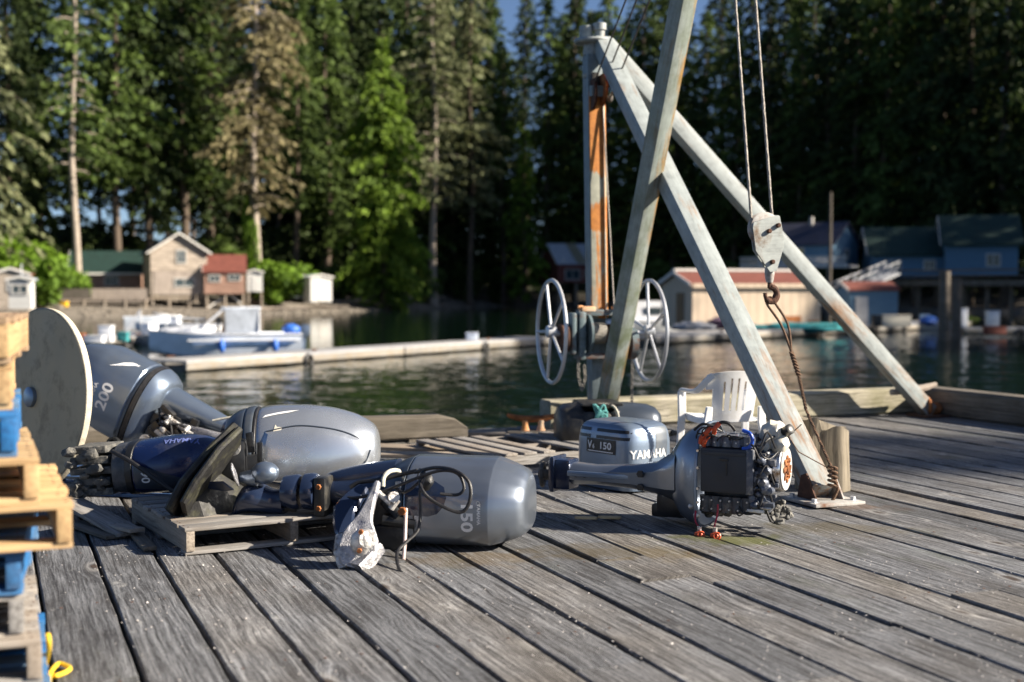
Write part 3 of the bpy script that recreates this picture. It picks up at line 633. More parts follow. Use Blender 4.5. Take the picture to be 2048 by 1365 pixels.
# hook block hanging from the boom tip, sling tied to the front leg
HB = at(1530, 487, 8.95); hbm = frame(HB, V((.93, .30, 0)), (-.055, 0, 1))
hb = thing('hook_block', 'grey two-plate pulley block with a rusty hook, hanging from the crane boom', 'pulley block', mtx=hbm)
outl = [(-.105, .13), (-.09, .16), (.075, .16), (.085, .15), (.105, .02), (.045, -.165), (-.015, -.175), (-.075, -.08)]
outl = [(-.105, .09), (-.10, .125), (.06, .17), (.075, .165), (.105, .03), (.10, -.03), (.055, -.17), (.01, -.18), (-.085, -.05)]
for y, nm in ((-.045, 'side_plate'), (.045, 'side_plate')):
    obj(nm, MB().prism([(a*1.15, b*1.12) for a, b in outl[::-1]], .012, M.Translation((.03 if y > 0 else 0, y, .008 if y > 0 else 0)) @ M.Rotation(R(90), 4, 'X'), bev=.002), m_blockp, hb)
obj('sheave', MB().lathe([(-.03, .10), (-.026, .112), (-.008, .09), (.008, .09), (.026, .112), (.03, .10)], 36, M.Translation((-.01, 0, .10)) @ M.Rotation(R(90), 4, 'Z')), m_plates, hb)
mb = MB()
for x, z in ((0, .08), (.07, .12), (.025, -.13)): mb.lathe([(-.075, .012), (-.07, .016), (.07, .016), (.075, .012)], 12, M.Translation((x, 0, z)) @ M.Rotation(R(90), 4, 'Z'))
obj('pin', mb, m_rustd, hb)
obj('swivel', MB().lathe([(0, .02), (.02, .032), (.06, .034), (.10, .028), (.12, .022)], 16, M.Translation((.035, 0, -.15)) @ M.Rotation(R(90), 4, 'Y')), m_plates, hb)
hk = [(.035, 0, -.26), (.035, 0, -.30)]+[(.045+.045*math.sin(t), 0, -.35+.05*math.cos(t)) for t in [R(a) for a in range(0, 300, 20)]]
obj('hook', MB().tube(hk, [.014, .016]+[.022]*5+[.026]*4+[.022]*3+[.014]*3, 10), m_rustd, hb)
hook_pt = hbm @ V((.045, 0, -.40))
for a, b in (((-.10, 0, .10), (-.06, 0, -.02)), ((.055, 0, .17), (.07, 0, .05))):
    p = hbm @ V(a); q = BT+V(b)
    mb = MB(); mb.tube([p, q], .010, 8)
    n = 60
    for k in range(2):
        mb.tube([p.lerp(q, i/n)+(BX*math.cos(i*1.3+k*3.14)+BD*math.sin(i*1.3+k*3.14))*.006 for i in range(n+1)], .006, 5)
    cr('hoist_fall', mb, m_cablel)
tie = FF+V((.06, -.09, .16))
mid = at(1583, 705, 8.85)
mb = MB()
loop = cat_rom([mid, at(1562, 650, 8.9), hook_pt+V((-.03, 0, -.01)), hook_pt+V((.0, 0, .03)), hook_pt+V((.035, 0, -.02)), at(1576, 650, 8.9), mid], 5)
mb.tube(loop, .009, 6)
def twist(a, b, r, wr, n, ph=0):
    for k in range(2): mb.tube([a.lerp(b, i/n)+V((math.cos(i*1.1+k*3.14+ph), math.sin(i*1.1+k*3.14+ph), 0))*r for i in range(n+1)], wr, 5)
twist(mid, at(1597, 750, 8.85), .012, .009, 20); twist(at(1597, 750, 8.85), at(1612, 820, 8.8), .007, .007, 30); twist(at(1612, 820, 8.8), tie, .006, .006, 60)
for k in range(5): mb.tor(tie+V((.0, 0, -.03*k+.02)), .03, .008, (.3, .2, 1), 14, 5)
mb.tube([tie, tie+V((-.22, .02, .12)), tie+V((-.28, .05, .22)), tie+V((-.20, .03, .30))], .004, 5)
mb.tube([tie, tie+V((.03, -.02, -.12)), tie+V((-.01, 0, -.22))], .012, 6)
tag(obj('wire_sling', mb, m_rustrope), 'rusty twisted wire sling looped over the hook and tied to the front crane foot', 'wire sling')

# cut timber stump behind the front foot
SP = G(1640, 985); st = []
for i in range(15):
    t = i/14; ring = []
    for (a, b) in polar(rrect(.35, .32), 40, 1):
        z = t*.47
        top = .50 if a < -.06 else .42
        zz = t*(top+.05*NZ.noise(V((a*9, b*9, 3)))) if i == 14 or True else z
        k = 1+.10*NZ.noise(V((a*8, b*8, zz*1.5)))+(.05*(1-t))
        if -.09 < a < -.03 and b < 0: k *= .90
        ring.append(V((zz, a*k, b*k)))
    st.append(ring)
m = frame(SP+V((.06, .16, 0)), (0, 0, 1), (0, 1, 0)) 
tag(obj('timber_stump', MB().loft(st), m_stump, None, m, 45), 'short upright block of split weathered timber behind the front crane foot', 'timber block')

# mooring cleat
cl0 = G(1066, 874)
cleat = thing('mooring_cleat', 'rusty horned iron mooring cleat on a timber base at the wharf edge', 'cleat', cl0, R(6))
obj('base', MB().box((0, .05, .03), (.50, .26, .06), bev=.01), m_timberd, cleat)
pr = cat_rom([(-.25, 0, .215), (-.20, 0, .195), (-.10, 0, .175), (0, 0, .17), (.10, 0, .175), (.20, 0, .195), (.25, 0, .215)], 3)
obj('horn', MB().tube(pr, [.016+.017*math.sin(math.pi*min(1, max(0, i/(len(pr)-1)))) for i in range(len(pr))], 12), m_rust, cleat)
for s in (-1, 1): obj('leg', MB().lathe([(0, .045), (.02, .036), (.06, .026), (.10, .035)], 14, M.Translation((s*.075, 0, .06)) @ M.Rotation(R(-90), 4, 'Y')), m_orange, cleat)
# ---------------------------------------------------------------- pallets
def board_mesh(L, Wd, T, sag=0, seed=0, bev=.003):
    mb = MB(); mb.box((0, 0, 0), (L, Wd, T), bev=bev)
    return mb
def pallet(label, mtx, mt, ms=None, L=1.2, Wd=1.0, H=.14, nt_=7, bw=.105, group='stacked pallets', seed=0, miss=(), name='pallet'):
    """top boards run along local X (length L), three stringers run along local Y (length Wd)"""
    r = random.Random(seed); root = thing(name, label, 'pallet', mtx=mtx, group=group); ms = ms or mt; T = .02
    for k in range(nt_):
        if k in miss: continue
        y = -Wd/2+bw/2+(Wd-bw)*k/(nt_-1); m = M.Translation((r.uniform(-.008, .008), y, H-T/2)) @ M.Rotation(R(r.uniform(-.6, .6)), 4, 'Z')
        bm_ = board_mesh(L, bw*r.uniform(.92, 1.04), T)
        for x in (-L/2+.025, 0, L/2-.025):
            for q in (-.25, .25): bm_.lathe([(0, .005), (.0015, .004)], 6, M.Translation((x+r.uniform(-.008, .008), q*bw+r.uniform(-.006, .006), T/2+.0005)) @ M.Rotation(R(-90), 4, 'Y'), mi=1)
        obj('deck_board', bm_, [mt, m_rustd], root, m)
    for k in range(3):
        x = -L/2+.025+(L-.05)*k/2
        obj('stringer', board_mesh(Wd, .045, H-2*T), ms, root, M.Translation((x, 0, H/2)) @ M.Rotation(R(90), 4, 'Z'))
    for y in (-Wd/2+.06, 0, Wd/2-.06):
        obj('bottom_board', board_mesh(L, .10, T), mt, root, M.Translation((0, y, T/2)))
    return root
# stack of mixed pallets in the left foreground: (right end px, tint, front y offset)
SR = R(20); pw = 4.05
stack = [(92, m_pal_blue, 'blue pallet at the very bottom of the tall pallet stack'), (80, m_pal_grey, 'grey pallet second from the bottom of the tall stack, beside the yellow rope'),
         (45, m_pal_grey, 'grey weathered pallet third from the bottom of the tall stack, under a blue one'), (40, m_pal_blue, 'blue pallet just under the fresh pine pallet that juts out farthest'),
         (144, m_pal_new, 'fresh pine pallet that juts out farthest from the tall stack'), (80, m_pal_new, 'fresh pine pallet resting on the farthest jutting one'),
         (34, m_pal_blue, 'blue pallet in the upper half of the stack, beside the round disc'), (26, m_pal_new, 'fresh pine pallet second from the top of the stack'), (22, m_pal_brown, 'brown weathered pallet on the very top of the tall stack')]
z = .005; r = random.Random(5)
for k, (px, mt, lab) in enumerate(stack):
    H = .1455; a = SR+R(r.uniform(-3, 3))
    Y = pw+r.uniform(-.03, .03)
    c = at(px, 900, Y); ex = V((math.cos(a), math.sin(a), 0)); ey = V((-ex.y, ex.x, 0))
    o = V((c.x, c.y, 0))-ex*.6+ey*.5; o.z = z
    mst = m_pal_new if mt in (m_pal_new, m_pal_brown) else (m_pal_grey if k != 6 else m_pal_blue)
    pallet(lab, frame(o, ex), mt, mst if k % 2 == 0 or mt == m_pal_new else mt, H=H-.001, group='pallets of the tall stack', seed=k+20, bw=.12)
    z += H
# yellow rope at the stack's foot
yp = [at(96, 1268, 4.35)+V((0, 0, .0)), at(98, 1300, 4.38), G(90, 1345, .012), G(112, 1352, .01), G(140, 1338, .01), G(118, 1328, .01), G(100, 1350, .012), G(96, 1400, .01), G(60, 1440, .01)]
tag(obj('rope', MB().tube(cat_rom(yp, 8), .009, 7), m_yrope), 'yellow rope trailing on the deck at the foot of the pallet stack', 'rope')

# pallet that carries the silver motor
p0 = G(372, 1114); p1 = G(700, 1080); ex = (p1-p0); ex.z = 0; ex.normalize(); ey = V((-ex.y, ex.x, 0))
PG = frame(p0+ex*.60+ey*.58+V((0, 0, .004)), ex)
pallet('low grey pallet lying flat under the large silver outboard motor', PG, m_pal_grey, m_board, 1.2, 1.16, .145, 8, .125, 'pallets lying on the deck', 3)
PB = frame(G(330, 985)+V((-.15, .25, .004)), V((.93, -.20, 0)))
pallet('dark blue worn pallet lying behind the grey one, under the small blue motor', PB, m_pal_dblue, m_pal_dblue, 1.5, 1.0, .13, 7, .10, 'pallets lying on the deck', 4)
e2 = V((.50, -.866, 0))
PR = frame(G(1050, 915)+V((.03, .1, .004)), e2)
pallet('broken grey slatted pallet lying flat in front of the rusty cleat', PR, m_pal_grey, m_pal_grey, 1.25, 1.5, .115, 9, .11, 'pallets lying on the deck', 6, (4,))
for pts, lab in (((742, 905, 935, 912, .26, .03), 'pale weathered board lying flat before the dark back kerb'), ((745, 928, 960, 930, .22, .055), 'pale weathered board overlapping another beside the broken slatted pallet'), ((930, 872, 1085, 874, .22, .012), 'short grey board lying in front of the cleat')):
    a, b = G(pts[0], pts[1]), G(pts[2], pts[3]); d = b-a; o = (a+b)/2; o.z = .02+pts[5]
    tag(obj('loose_board', board_mesh(d.length, pts[4], .03), m_board, None, frame(o, d)), lab, 'board', 'loose boards on the deck')
for pts, lab in (((120, 1006, 262, 1052, .17, .075, 5), 'grey board leaning over others between the pallet stack and grey pallet'), ((150, 1046, 232, 1074, .12, .02, 0), 'short dark board flat on the deck left of the grey pallet'), ((255, 1050, 300, 1098, .07, .02, 0), 'narrow splintered board end beside the grey pallet corner'), ((195, 1040, 275, 1066, .09, .05, -3), 'thin board under the leaning grey board')):
    a, b = G(pts[0], pts[1], pts[5]), G(pts[2], pts[3], pts[5]); d = b-a; o = (a+b)/2; o.z = pts[5]
    tag(obj('loose_board', board_mesh(d.length, pts[4], .022), m_pal_grey if pts[6] else m_timberd, None, frame(o, d) @ M.Rotation(R(pts[6]), 4, 'Y')), lab, 'board', 'loose boards on the deck')
for pts, lab in (((1154, 1043, 1192, 1041, .05), 'fresh wood chip on the deck, the left of a pair'), ((1196, 1042, 1243, 1040, .045), 'fresh wood chip on the deck, the longer right one of a pair')):
    a, b = G(*pts[:2]), G(*pts[2:4]); o = (a+b)/2; o.z = .018
    mb = MB(); mb.prism([(-.07, -.02), (.05, -.025), (.075, 0), (.06, .025), (-.05, .02), (-.075, .008)], .014, M.Rotation(R(4), 4, 'Y'), bev=.002)
    tag(obj('wood_chip', mb, m_chip, None, frame(o, b-a)), lab, 'wood chip', 'fresh wood chips on the deck')

# ---------------------------------------------------------------- round disc on edge
dn = V((-.66, -.75, .08)).normalized(); dc = at(82, 796, 8.75); 
dm = frame(dc, dn); disc = thing('round_disc', 'large round grey tabletop disc standing on edge behind the pallet stack', 'disc', mtx=dm)
obj('disc_face', MB().lathe([(-.021, .60), (.021, .60), (.025, .596), (.025, .0)], 72, None), m_disc, disc)
obj('disc_edge', MB().lathe([(-.024, .585), (-.024, .603), (-.018, .607), (.018, .607), (.022, .602)], 72, None, cap=False), m_rim, disc, smooth=40)
obj('hub', MB().lathe([(.024, .07), (.05, .068), (.06, .05)], 24, M.Translation((0, -.08, .0))), m_slate, disc)

# ---------------------------------------------------------------- outboard motors
def bolts(pts, r_, parent, mat, axis=(0, -1, 0), name='bolt_heads', h=.012):
    a = V(axis)
    for p in pts: obj('bolt', MB().lathe([(-.004, r_), (h, r_*.9)], 6, frame(V(p), a, (0, 0, 1) if abs(a.z) < .9 else (1, 0, 0))), mat, parent, smooth=30)

# --- the faceted motor with the loose cables (front)
MA = thing('outboard_motor', 'faceted silver-grey outboard motor on its side in front, with loose black cables', 'outboard motor', mtx=frame(V((-.53, 7.22, .006)), V((math.cos(R(-11)), math.sin(R(-11)), 0))), group='outboard motors on the wharf')
shA = [(-.185, .005), (-.265, .06), (-.285, .19), (-.262, .335), (-.07, .465), (.16, .47), (.28, .38), (.29, .1), (.2, .005)]
def sA(k): return polar(shA, 72, k, (0, .22))
stA = [(.0, .985, .985), (.012, 1, 1), (.15, 1, 1), (.30, 1.0, 1.0), (.44, .998, .995), (.47, .985, .975), (.52, .92, .91), (.575, .83, .83), (.615, .74, .74), (.64, .62, .62), (.652, .45, .45)]
def endA(x, p, sy, sz): return V((x, p.x*sy+.03*(1-sy), .225+(p.y-.225)*sz-.02*(1-sz)))
secs = []
for i in range(len(stA)-1):
    p0_, p1_, p2_, p3_ = stA[max(i-1, 0)], stA[i], stA[i+1], stA[min(i+2, len(stA)-1)]
    for j in range(4):
        t = j/4; secs.append([.5*(2*p1_[q]+(p2_[q]-p0_[q])*t+(2*p0_[q]-5*p1_[q]+4*p2_[q]-p3_[q])*t*t+(3*p1_[q]-p0_[q]-3*p2_[q]+p3_[q])*t**3) for q in range(3)])
secs.append(stA[-1]); pA = polar(shA, 72, 1, (0, .22))
q = []
for _ in range(0):                                    # soften facets a little around the ring
    q = [(pA[i-1]+pA[i]*2+pA[(i+1) % 72])/4 for i in range(72)]; pA = q
cwA = obj('cowling', MB().loft([[endA(x, p, sy, sz) for p in pA] for x, sy, sz in secs]), m_grey, MA, smooth=30)
lettering('number', '150', .088, MA, cwA, m_decal, (.345, -.3, .185), (0, 0, -1), (1, 0, 0), .03, .002, xs=1.25)
lettering('lettering', 'YAMAHA', .027, MA, cwA, m_decal, (.412, -.3, .20), (0, 0, -1), (1, 0, 0), .02)
mb = MB(); mb.tor((.412, -.3, .263), .009, .0015, (0, -1, 0), 16, 4)
for v in mb.bm.verts: v.co.y = -.292+(.012 if False else 0)
obj('emblem', mb, m_decal, MA)
# pale flash on the upper facet, dark blue flank panel
def patch(name, mat, parent, target, outl, o, ex, ey, off=.0025, cut=.02, skirt=False):
    bm = bmesh.new(); f = bm.faces.new([bm.verts.new((a, b, 0)) for a, b in outl]); bmesh.ops.triangulate(bm, faces=[f])
    for _ in range(4):
        lg = [e for e in bm.edges if e.calc_length() > cut]
        if not lg: break
        bmesh.ops.subdivide_edges(bm, edges=lg, cuts=1); bmesh.ops.triangulate(bm, faces=[f for f in bm.faces if len(f.verts) > 3])
    ex, ey, o = V(ex).normalized(), V(ey).normalized(), V(o); n = ex.cross(ey)
    tb = bmesh.new(); tb.from_mesh(target.data); tb.transform(target.matrix_basis); bv = BVHTree.FromBMesh(tb); tb.free()
    for v in bm.verts:
        p = o+ex*v.co.x+ey*v.co.y; h = bv.ray_cast(p+n*.5, -n); v.co = (h[0]+n*off) if h[0] is not None else p
    if skirt:
        ed = [e for e in bm.edges if e.is_boundary]; cen = sum((v.co for v in bm.verts), V())/len(bm.verts)
        rr = bmesh.ops.extrude_edge_only(bm, edges=ed); nv = [g for g in rr['geom'] if isinstance(g, bmesh.types.BMVert)]
        for v in nv: v.co += -n*(off+.004)+(v.co-cen).normalized()*.022
        bmesh.ops.recalc_face_normals(bm, faces=bm.faces)
    return obj(name, bm, mat, parent, smooth=20 if skirt else 60)
patch('flank_panel', m_navy, MA, cwA, [(-.11, -.08), (.02, -.085), (.07, -.07), (.105, -.03), (.12, .02), (.10, .07), (.04, .10), (-.11, .10)], (.115, -.28, .265), (1, 0, 0), (0, 0, 1), .003)
patch('flash', m_decal, MA, cwA, [(-.10, -.012), (.09, -.004), (.12, .008), (.08, .014), (-.10, .012)], (.13, -.1, .44), (.55, .45, .25), (.5, -.6, .0), .003)
seam = MB().loft([[endA(x, p, s, s) for p in pA] for x, s in ((-.016, .955), (.002, .955))]); obj('seam_gasket', seam, m_rubber, MA)
obj('lower_cowling', MB().loft([[endA(x, p, s, s2) for p in pA] for x, s, s2 in ((-.15, .60, .70), (-.14, .72, .78), (-.09, .88, .88), (-.04, .96, .96), (-.014, .985, .985), (-.010, .97, .97))]), m_trim, MA, smooth=30)
mb = MB(); mb.box((-.055, -.265, .20), (.045, .012, .10), bev=.004); mb.box((-.03, -.275, .33), (.03, .014, .07), bev=.004); obj('latch', mb, m_slate, MA)
mb = MB()
for k in range(3): mb.box((-.085, -.245+.0*k, .10+.045*k), (.05, .03, .012), bev=.003)
obj('vent', mb, m_black, MA)
patch('split_line', m_rubber, MA, cwA, [(-.004, -.2), (.004, -.2), (.004, .2), (-.004, .2)], (.055, -.3, .22), (1, 0, 0), (0, 0, 1), .0015)
# leg: tapering midsection towards the gearcase
obj('midsection', body([(-.62, .5, .55, -.02, .19), (-.56, .62, .62, -.02, .18), (-.45, .85, .8, 0, .14), (-.32, 1.05, 1, .03, .11), (-.18, 1.25, 1.25, .03, .08), (-.12, 1.3, 1.35, .03, .06)], rrect(.26, .20, 0, .14), 40, 2), m_navy, MA)
obj('leg_fairing', body([(-.55, .7, .5, .02, .27), (-.47, .9, .8, .02, .26), (-.30, 1, 1, .04, .27), (-.12, 1.05, 1.2, .05, .27)], rrect(.18, .13, 0, .08), 32, 2), m_navy, MA)
obj('mount_block', MB().box((-.505, -.12, .25), (.07, .16, .22), bev=.02), m_black, MA)
bolts([(-.505, -.205, .31), (-.505, -.205, .19)], .016, MA, m_rust)
# exhaust rings, gearcase torpedo, propeller boss
obj('exhaust_ring', MB().lathe([(-.62, .075), (-.61, .10), (-.565, .105), (-.545, .10), (-.54, .08)], 32, M.Translation((0, -.12, .27))), m_navy, MA)
obj('exhaust_ring', MB().lathe([(-.74, .065), (-.73, .09), (-.655, .10), (-.635, .09)], 32, M.Translation((0, -.12, .265))), m_navy, MA)
obj('gearcase', body([(-1.04, .15, .12, -.15, .06), (-1.01, .55, .45, -.15, .06), (-.96, .9, .75, -.14, .06), (-.88, .95, .8, -.13, .06), (-.80, .75, .7, -.12, .06), (-.73, .7, .75, -.12, .055)], rrect(.20, .20, 0, .21), 36, 3), m_navy, MA)
obj('propeller_boss', MB().blob((-.83, -.17, .375), .07, 3, (1.15, 1, .9), .05).lathe([(-.97, .03), (-.92, .045), (-.87, .05)], 20, M.Translation((0, -.17, .345))), m_slate, MA)
bl = MB(); bl.prism([(0, 0), (.10, .03), (.15, .12), (.10, .20), (.03, .16), (-.02, .07)], .014, frame((-.97, -.20, .31), (-.3, .1, .9)) @ M.Rotation(R(35), 4, 'X') @ M.Scale(.8, 4), bev=.004)
obj('propeller_blade', bl, m_alloyw, MA)
bl = MB(); bl.prism([(0, 0), (.05, -.02), (.16, -.015), (.17, .03), (.06, .05)], .012, frame((-1.0, -.20, .28), (-.95, -.1, .1)) @ M.Rotation(R(60), 4, 'X'), bev=.004)
obj('propeller_blade', bl, m_navy, MA)
obj('trim_tab', MB().prism([(0, 0), (.14, .0), (.10, .09), (.02, .10)], .03, frame((-.80, -.12, .155), (1, 0, 0)) @ M.Rotation(R(90), 4, 'X'), bev=.006), m_black, MA)
obj('intake_grille', MB().box((-.92, -.13, .19), (.12, .12, .05), bev=.012), m_black, MA)
# stern bracket: blue casting above, scraped bare clamp plate below
def L(px, py, Y): return root_mtx(MA).inverted() @ at(px, py, Y)
k0, k1, k2, k3 = L(742, 972, 6.95), L(722, 1010, 6.82), L(712, 1062, 6.62), L(705, 1135, 6.50)
def slab(path, wds, th, wdir=(1, 0, 0)):
    wdir = V(wdir).normalized(); path = [V(p) for p in path]; secs = []
    for i, p in enumerate(path):
        d = (path[min(i+1, len(path)-1)]-path[max(i-1, 0)]).normalized(); e = (wdir-d*wdir.dot(d)).normalized(); n = d.cross(e); w_ = wds[i]
        b = min(.012, th*.3)
        secs.append([p+e*a+n*c for a, c in ((-w_/2, -th/2+b), (-w_/2+b, -th/2), (w_/2-b, -th/2), (w_/2, -th/2+b), (w_/2, th/2-b), (w_/2-b, th/2), (-w_/2+b, th/2), (-w_/2, th/2-b))])
    return MB().loft(secs)
arm = cat_rom([L(728, 985, 7.0), L(706, 1008, 6.93), L(690, 1036, 6.86), L(690, 1078, 6.74)], 4)
obj('stern_bracket', slab(arm, [.07, .08, .09, .10, .11, .12, .125, .125, .12, .115, .11, .10, .08], .10, (1, .1, 0)), m_navy, MA)
pf = [L(755, 968, 6.86), L(738, 1015, 6.70), L(722, 1060, 6.58), L(716, 1100, 6.52), L(706, 1137, 6.48)]
plate = obj('clamp_plate', slab(cat_rom(pf, 4), [.035, .04, .045, .05, .06, .07, .085, .115, .15, .175, .195, .20, .205, .20, .18, .15, .11], .045, (1, .15, 0)), m_alloyw, MA)
mb = MB(); mb.blob(L(722, 1085, 6.46), .055, 3, (1, .5, 1.2), .15); mb.lathe([(0, .05), (.03, .045)], 20, frame(L(733, 1078, 6.47), (.5, -.8, .1))); obj('clamp_boss', mb, m_alloy, MA)
obj('clamp_lug', slab([L(708, 1138, 6.47), L(728, 1118, 6.52), L(748, 1092, 6.58)], [.07, .08, .07], .13, (.2, .3, 1)), m_alloyw, MA)
obj('clamp_side', slab([L(690, 1075, 6.62), L(688, 1105, 6.55), L(694, 1138, 6.50)], [.09, .10, .08], .07, (1, 0, 0)), m_alloy, MA)
bolts([L(722, 1064, 6.43), L(719, 1102, 6.43)], .014, MA, m_rust, (.1, -1, 0))
# dark jumble under the leg: trim cylinder, swivel tube, brackets
mb = MB(); mb.tube([L(770, 1000, 7.0), L(800, 1035, 6.95)], .035, 12); mb.tube([L(765, 1040, 6.95), L(830, 1048, 6.95)], .03, 12); mb.box(L(790, 1075, 7.05), (.20, .18, .16), bev=.03); mb.box(L(770, 1020, 7.1), (.22, .2, .24), bev=.03)
obj('swivel_housing', mb, m_black, MA)
mb = MB(); mb.tube([L(756, 985, 6.85), L(782, 1008, 6.82)], .016, 10); mb.lathe([(0, .03), (.05, .03)], 14, frame(L(785, 996, 6.85), (.4, -.8, .2))); mb.tube([L(782, 1018, 6.85), L(795, 1000, 6.85)], .018, 10)
obj('tilt_linkage', mb, m_alloy, MA)
mb = MB(); mb.tube([L(812, 1018, 6.92), L(810, 1080, 6.80), L(807, 1122, 6.70)], .010, 8); mb.tube([L(807, 1122, 6.70), L(797, 1124, 6.70)], .010, 8); obj('steering_rod', mb, plain('rod_pink', (.52, .42, .40), .5, .3, .15, 10), MA)
mb = MB(); mb.lathe([(0, .022), (.03, .022)], 6, frame(L(806, 1022, 6.85), (0, -1, 0))); obj('rod_nut', mb, m_rust, MA)
# hoses and cables
def hose(path, r_, mat, name='cable', k=8): obj(name, MB().tube(cat_rom(path, k), r_, 8), mat, MA)
hose([L(672, 988, 6.98), L(690, 995, 6.92), L(720, 995, 6.88), L(770, 982, 6.85), L(830, 958, 6.82), L(880, 942, 6.80), L(915, 948, 6.76), L(928, 975, 6.74), L(915, 990, 6.73), L(880, 988, 6.72)], .0085, m_rubber)
hose([L(830, 945, 6.95), L(870, 936, 6.85), L(910, 942, 6.76), L(938, 965, 6.72), L(940, 1000, 6.70), L(925, 1024, 6.70), L(895, 1018, 6.70), L(860, 998, 6.72), L(843, 978, 6.75), L(840, 962, 6.85)], .010, m_rubber)
hose([L(848, 955, 6.82), L(840, 985, 6.78), L(841, 1020, 6.76), L(836, 1060, 6.72), L(812, 1085, 6.66), L(796, 1102, 6.60), L(794, 1122, 6.50), L(800, 1142, 6.42), L(808, 1150, 6.385)], .009, m_rubber)
hose([L(766, 974, 6.90), L(768, 955, 6.92), L(780, 943, 6.95), L(796, 942, 7.0), L(800, 950, 7.05)], .012, m_wrope, 'hose')
hose([L(790, 975, 6.90), L(810, 985, 6.86), L(838, 965, 6.84)], .008, m_rubber)
hose([L(700, 975, 7.0), L(720, 965, 7.0), L(760, 960, 6.98), L(800, 950, 6.98), L(835, 942, 6.95)], .012, m_rubber)
mb = MB(); mb.blob(L(852, 965, 6.92), .045, 2, (1, .8, 1), .4); mb.blob(L(846, 948, 6.88), .018, 2); obj('harness_plug', mb, m_black, MA)

# --- the big silver motor on the grey pallet
bB = V((-.62*1, 7.86, .150)); cB = root_mtx(None)
MBt = thing('outboard_motor', 'largest outboard motor, with a rounded bright silver cowling, lying on the grey pallet', 'outboard motor', mtx=frame(V((-1.50, 7.80, .152)), V((.985, .06, .03))), group='outboard motors on the wharf')
shB = [(-.20, .0), (-.28, .10), (-.29, .28), (-.24, .44), (-.10, .54), (.12, .55), (.26, .44), (.29, .2), (.2, .02)]
stB = [(.0, .96, .96), (.03, 1.0, 1.0), (.12, 1.02, 1.02), (.28, 1.01, 1.0), (.42, .95, .93), (.54, .83, .81), (.62, .70, .68), (.675, .54, .54), (.70, .40, .40), (.712, .22, .22)]
def bodyB(st, sh, n=64, it=3, k=4, cz=.27):
    base = polar(sh, n, it, (0, cz)); pts = []
    for i in range(len(st)-1):
        a, b, c, d = st[max(i-1, 0)], st[i], st[i+1], st[min(i+2, len(st)-1)]
        for j in range(k):
            t = j/k; pts.append([.5*(2*b[q]+(c[q]-a[q])*t+(2*a[q]-5*b[q]+4*c[q]-d[q])*t*t+(3*b[q]-a[q]-3*c[q]+d[q])*t**3) for q in range(3)])
    pts.append(st[-1][:3])
    return MB().loft([[V((x, p.x*sy, cz+(p.y-cz)*sz)) for p in base] for x, sy, sz in pts])
cwB = obj('cowling', bodyB(stB, shB), m_silver, MBt, smooth=40)
# raised bow-shaped side panel and flashes
patch('side_panel', m_silver, MBt, cwB, [(-.27, -.15), (-.1, -.165), (.08, -.16), (.20, -.12), (.28, -.06), (.30, .0), (.26, .05), (.17, .085), (.05, .11), (-.10, .125), (-.26, .115), (-.285, .0)], (.335, -.3, .29), (1, 0, 0), (0, 0, 1), .013, skirt=True)
patch('flash', m_decal, MBt, cwB, [(-.10, -.008), (.06, -.012), (.12, .0), (.06, .008), (-.08, .008)], (.13, -.15, .53), (.75, .2, .05), (-.15, .75, .3), .004)
def seam_on(name, target, parent, outl, o, ex, ey, r_, mat):
    ex, ey, o = V(ex).normalized(), V(ey).normalized(), V(o); n = ex.cross(ey); tb = bmesh.new(); tb.from_mesh(target.data); bv = BVHTree.FromBMesh(tb); tb.free(); pts = []
    for p in cat_rom([V((a, b, 0)) for a, b in outl], 6):
        q = o+ex*p.x+ey*p.y; h = bv.ray_cast(q+n*.5, -n)
        if h[0] is not None: pts.append(h[0]+n*r_*.3)
    return obj(name, MB().tube(pts, r_, 6), mat, parent)
seam_on('panel_seam', cwB, MBt, [(-.27, .13), (-.1, .155), (.05, .14), (.17, .11), (.26, .065), (.31, .01)], (.335, -.3, .29), (1, 0, 0), (0, 0, 1), .005, m_trim)
seam_on('panel_seam', cwB, MBt, [(-.27, -.165), (-.1, -.185), (.08, -.18), (.20, -.145), (.29, -.08), (.325, -.01)], (.335, -.3, .29), (1, 0, 0), (0, 0, 1), .005, m_trim)
obj('trim_band', bodyB([(-.075, .93, .93), (-.07, .99, .99), (-.03, 1.01, 1.01), (-.022, .97, .97)], shB), m_trim, MBt)
obj('trim_band', bodyB([(-.024, .93, .93), (-.018, .985, .985), (-.004, .985, .985), (.0, .93, .93)], shB), m_rubber, MBt)
obj('lower_cowling', bodyB([(-.20, .62, .66), (-.19, .74, .76), (-.14, .90, .90), (-.09, .97, .97), (-.074, .95, .95)], shB), m_trim, MBt, smooth=35)
def LB(px, py, Y): return root_mtx(MBt).inverted() @ at(px, py, Y)
mb = MB(); mb.bar(LB(498, 865, 7.45), LB(504, 905, 7.45), .03, .04, bev=.006); mb.bar(LB(520, 885, 7.42), LB(520, 925, 7.42), .02, .03, bev=.006); obj('latch', mb, m_black, MBt)
mb = MB(); mb.lathe([(0, .03), (.006, .045), (.012, .045), (.014, .03)], 24, frame(LB(468, 897, 7.40), (-.25, -.9, .25))); obj('gauge_cap', mb, m_alloy, MBt)
mb = MB(); patch('chipped_spot', m_cream, MBt, cwB, [(-.03, -.05), (.0, -.03), (.02, -.05), (.015, .0), (.035, .03), (.0, .035), (-.01, .05), (-.02, .01)], (.125, -.3, .43), (1, 0, 0), (0, .3, .9), .003)
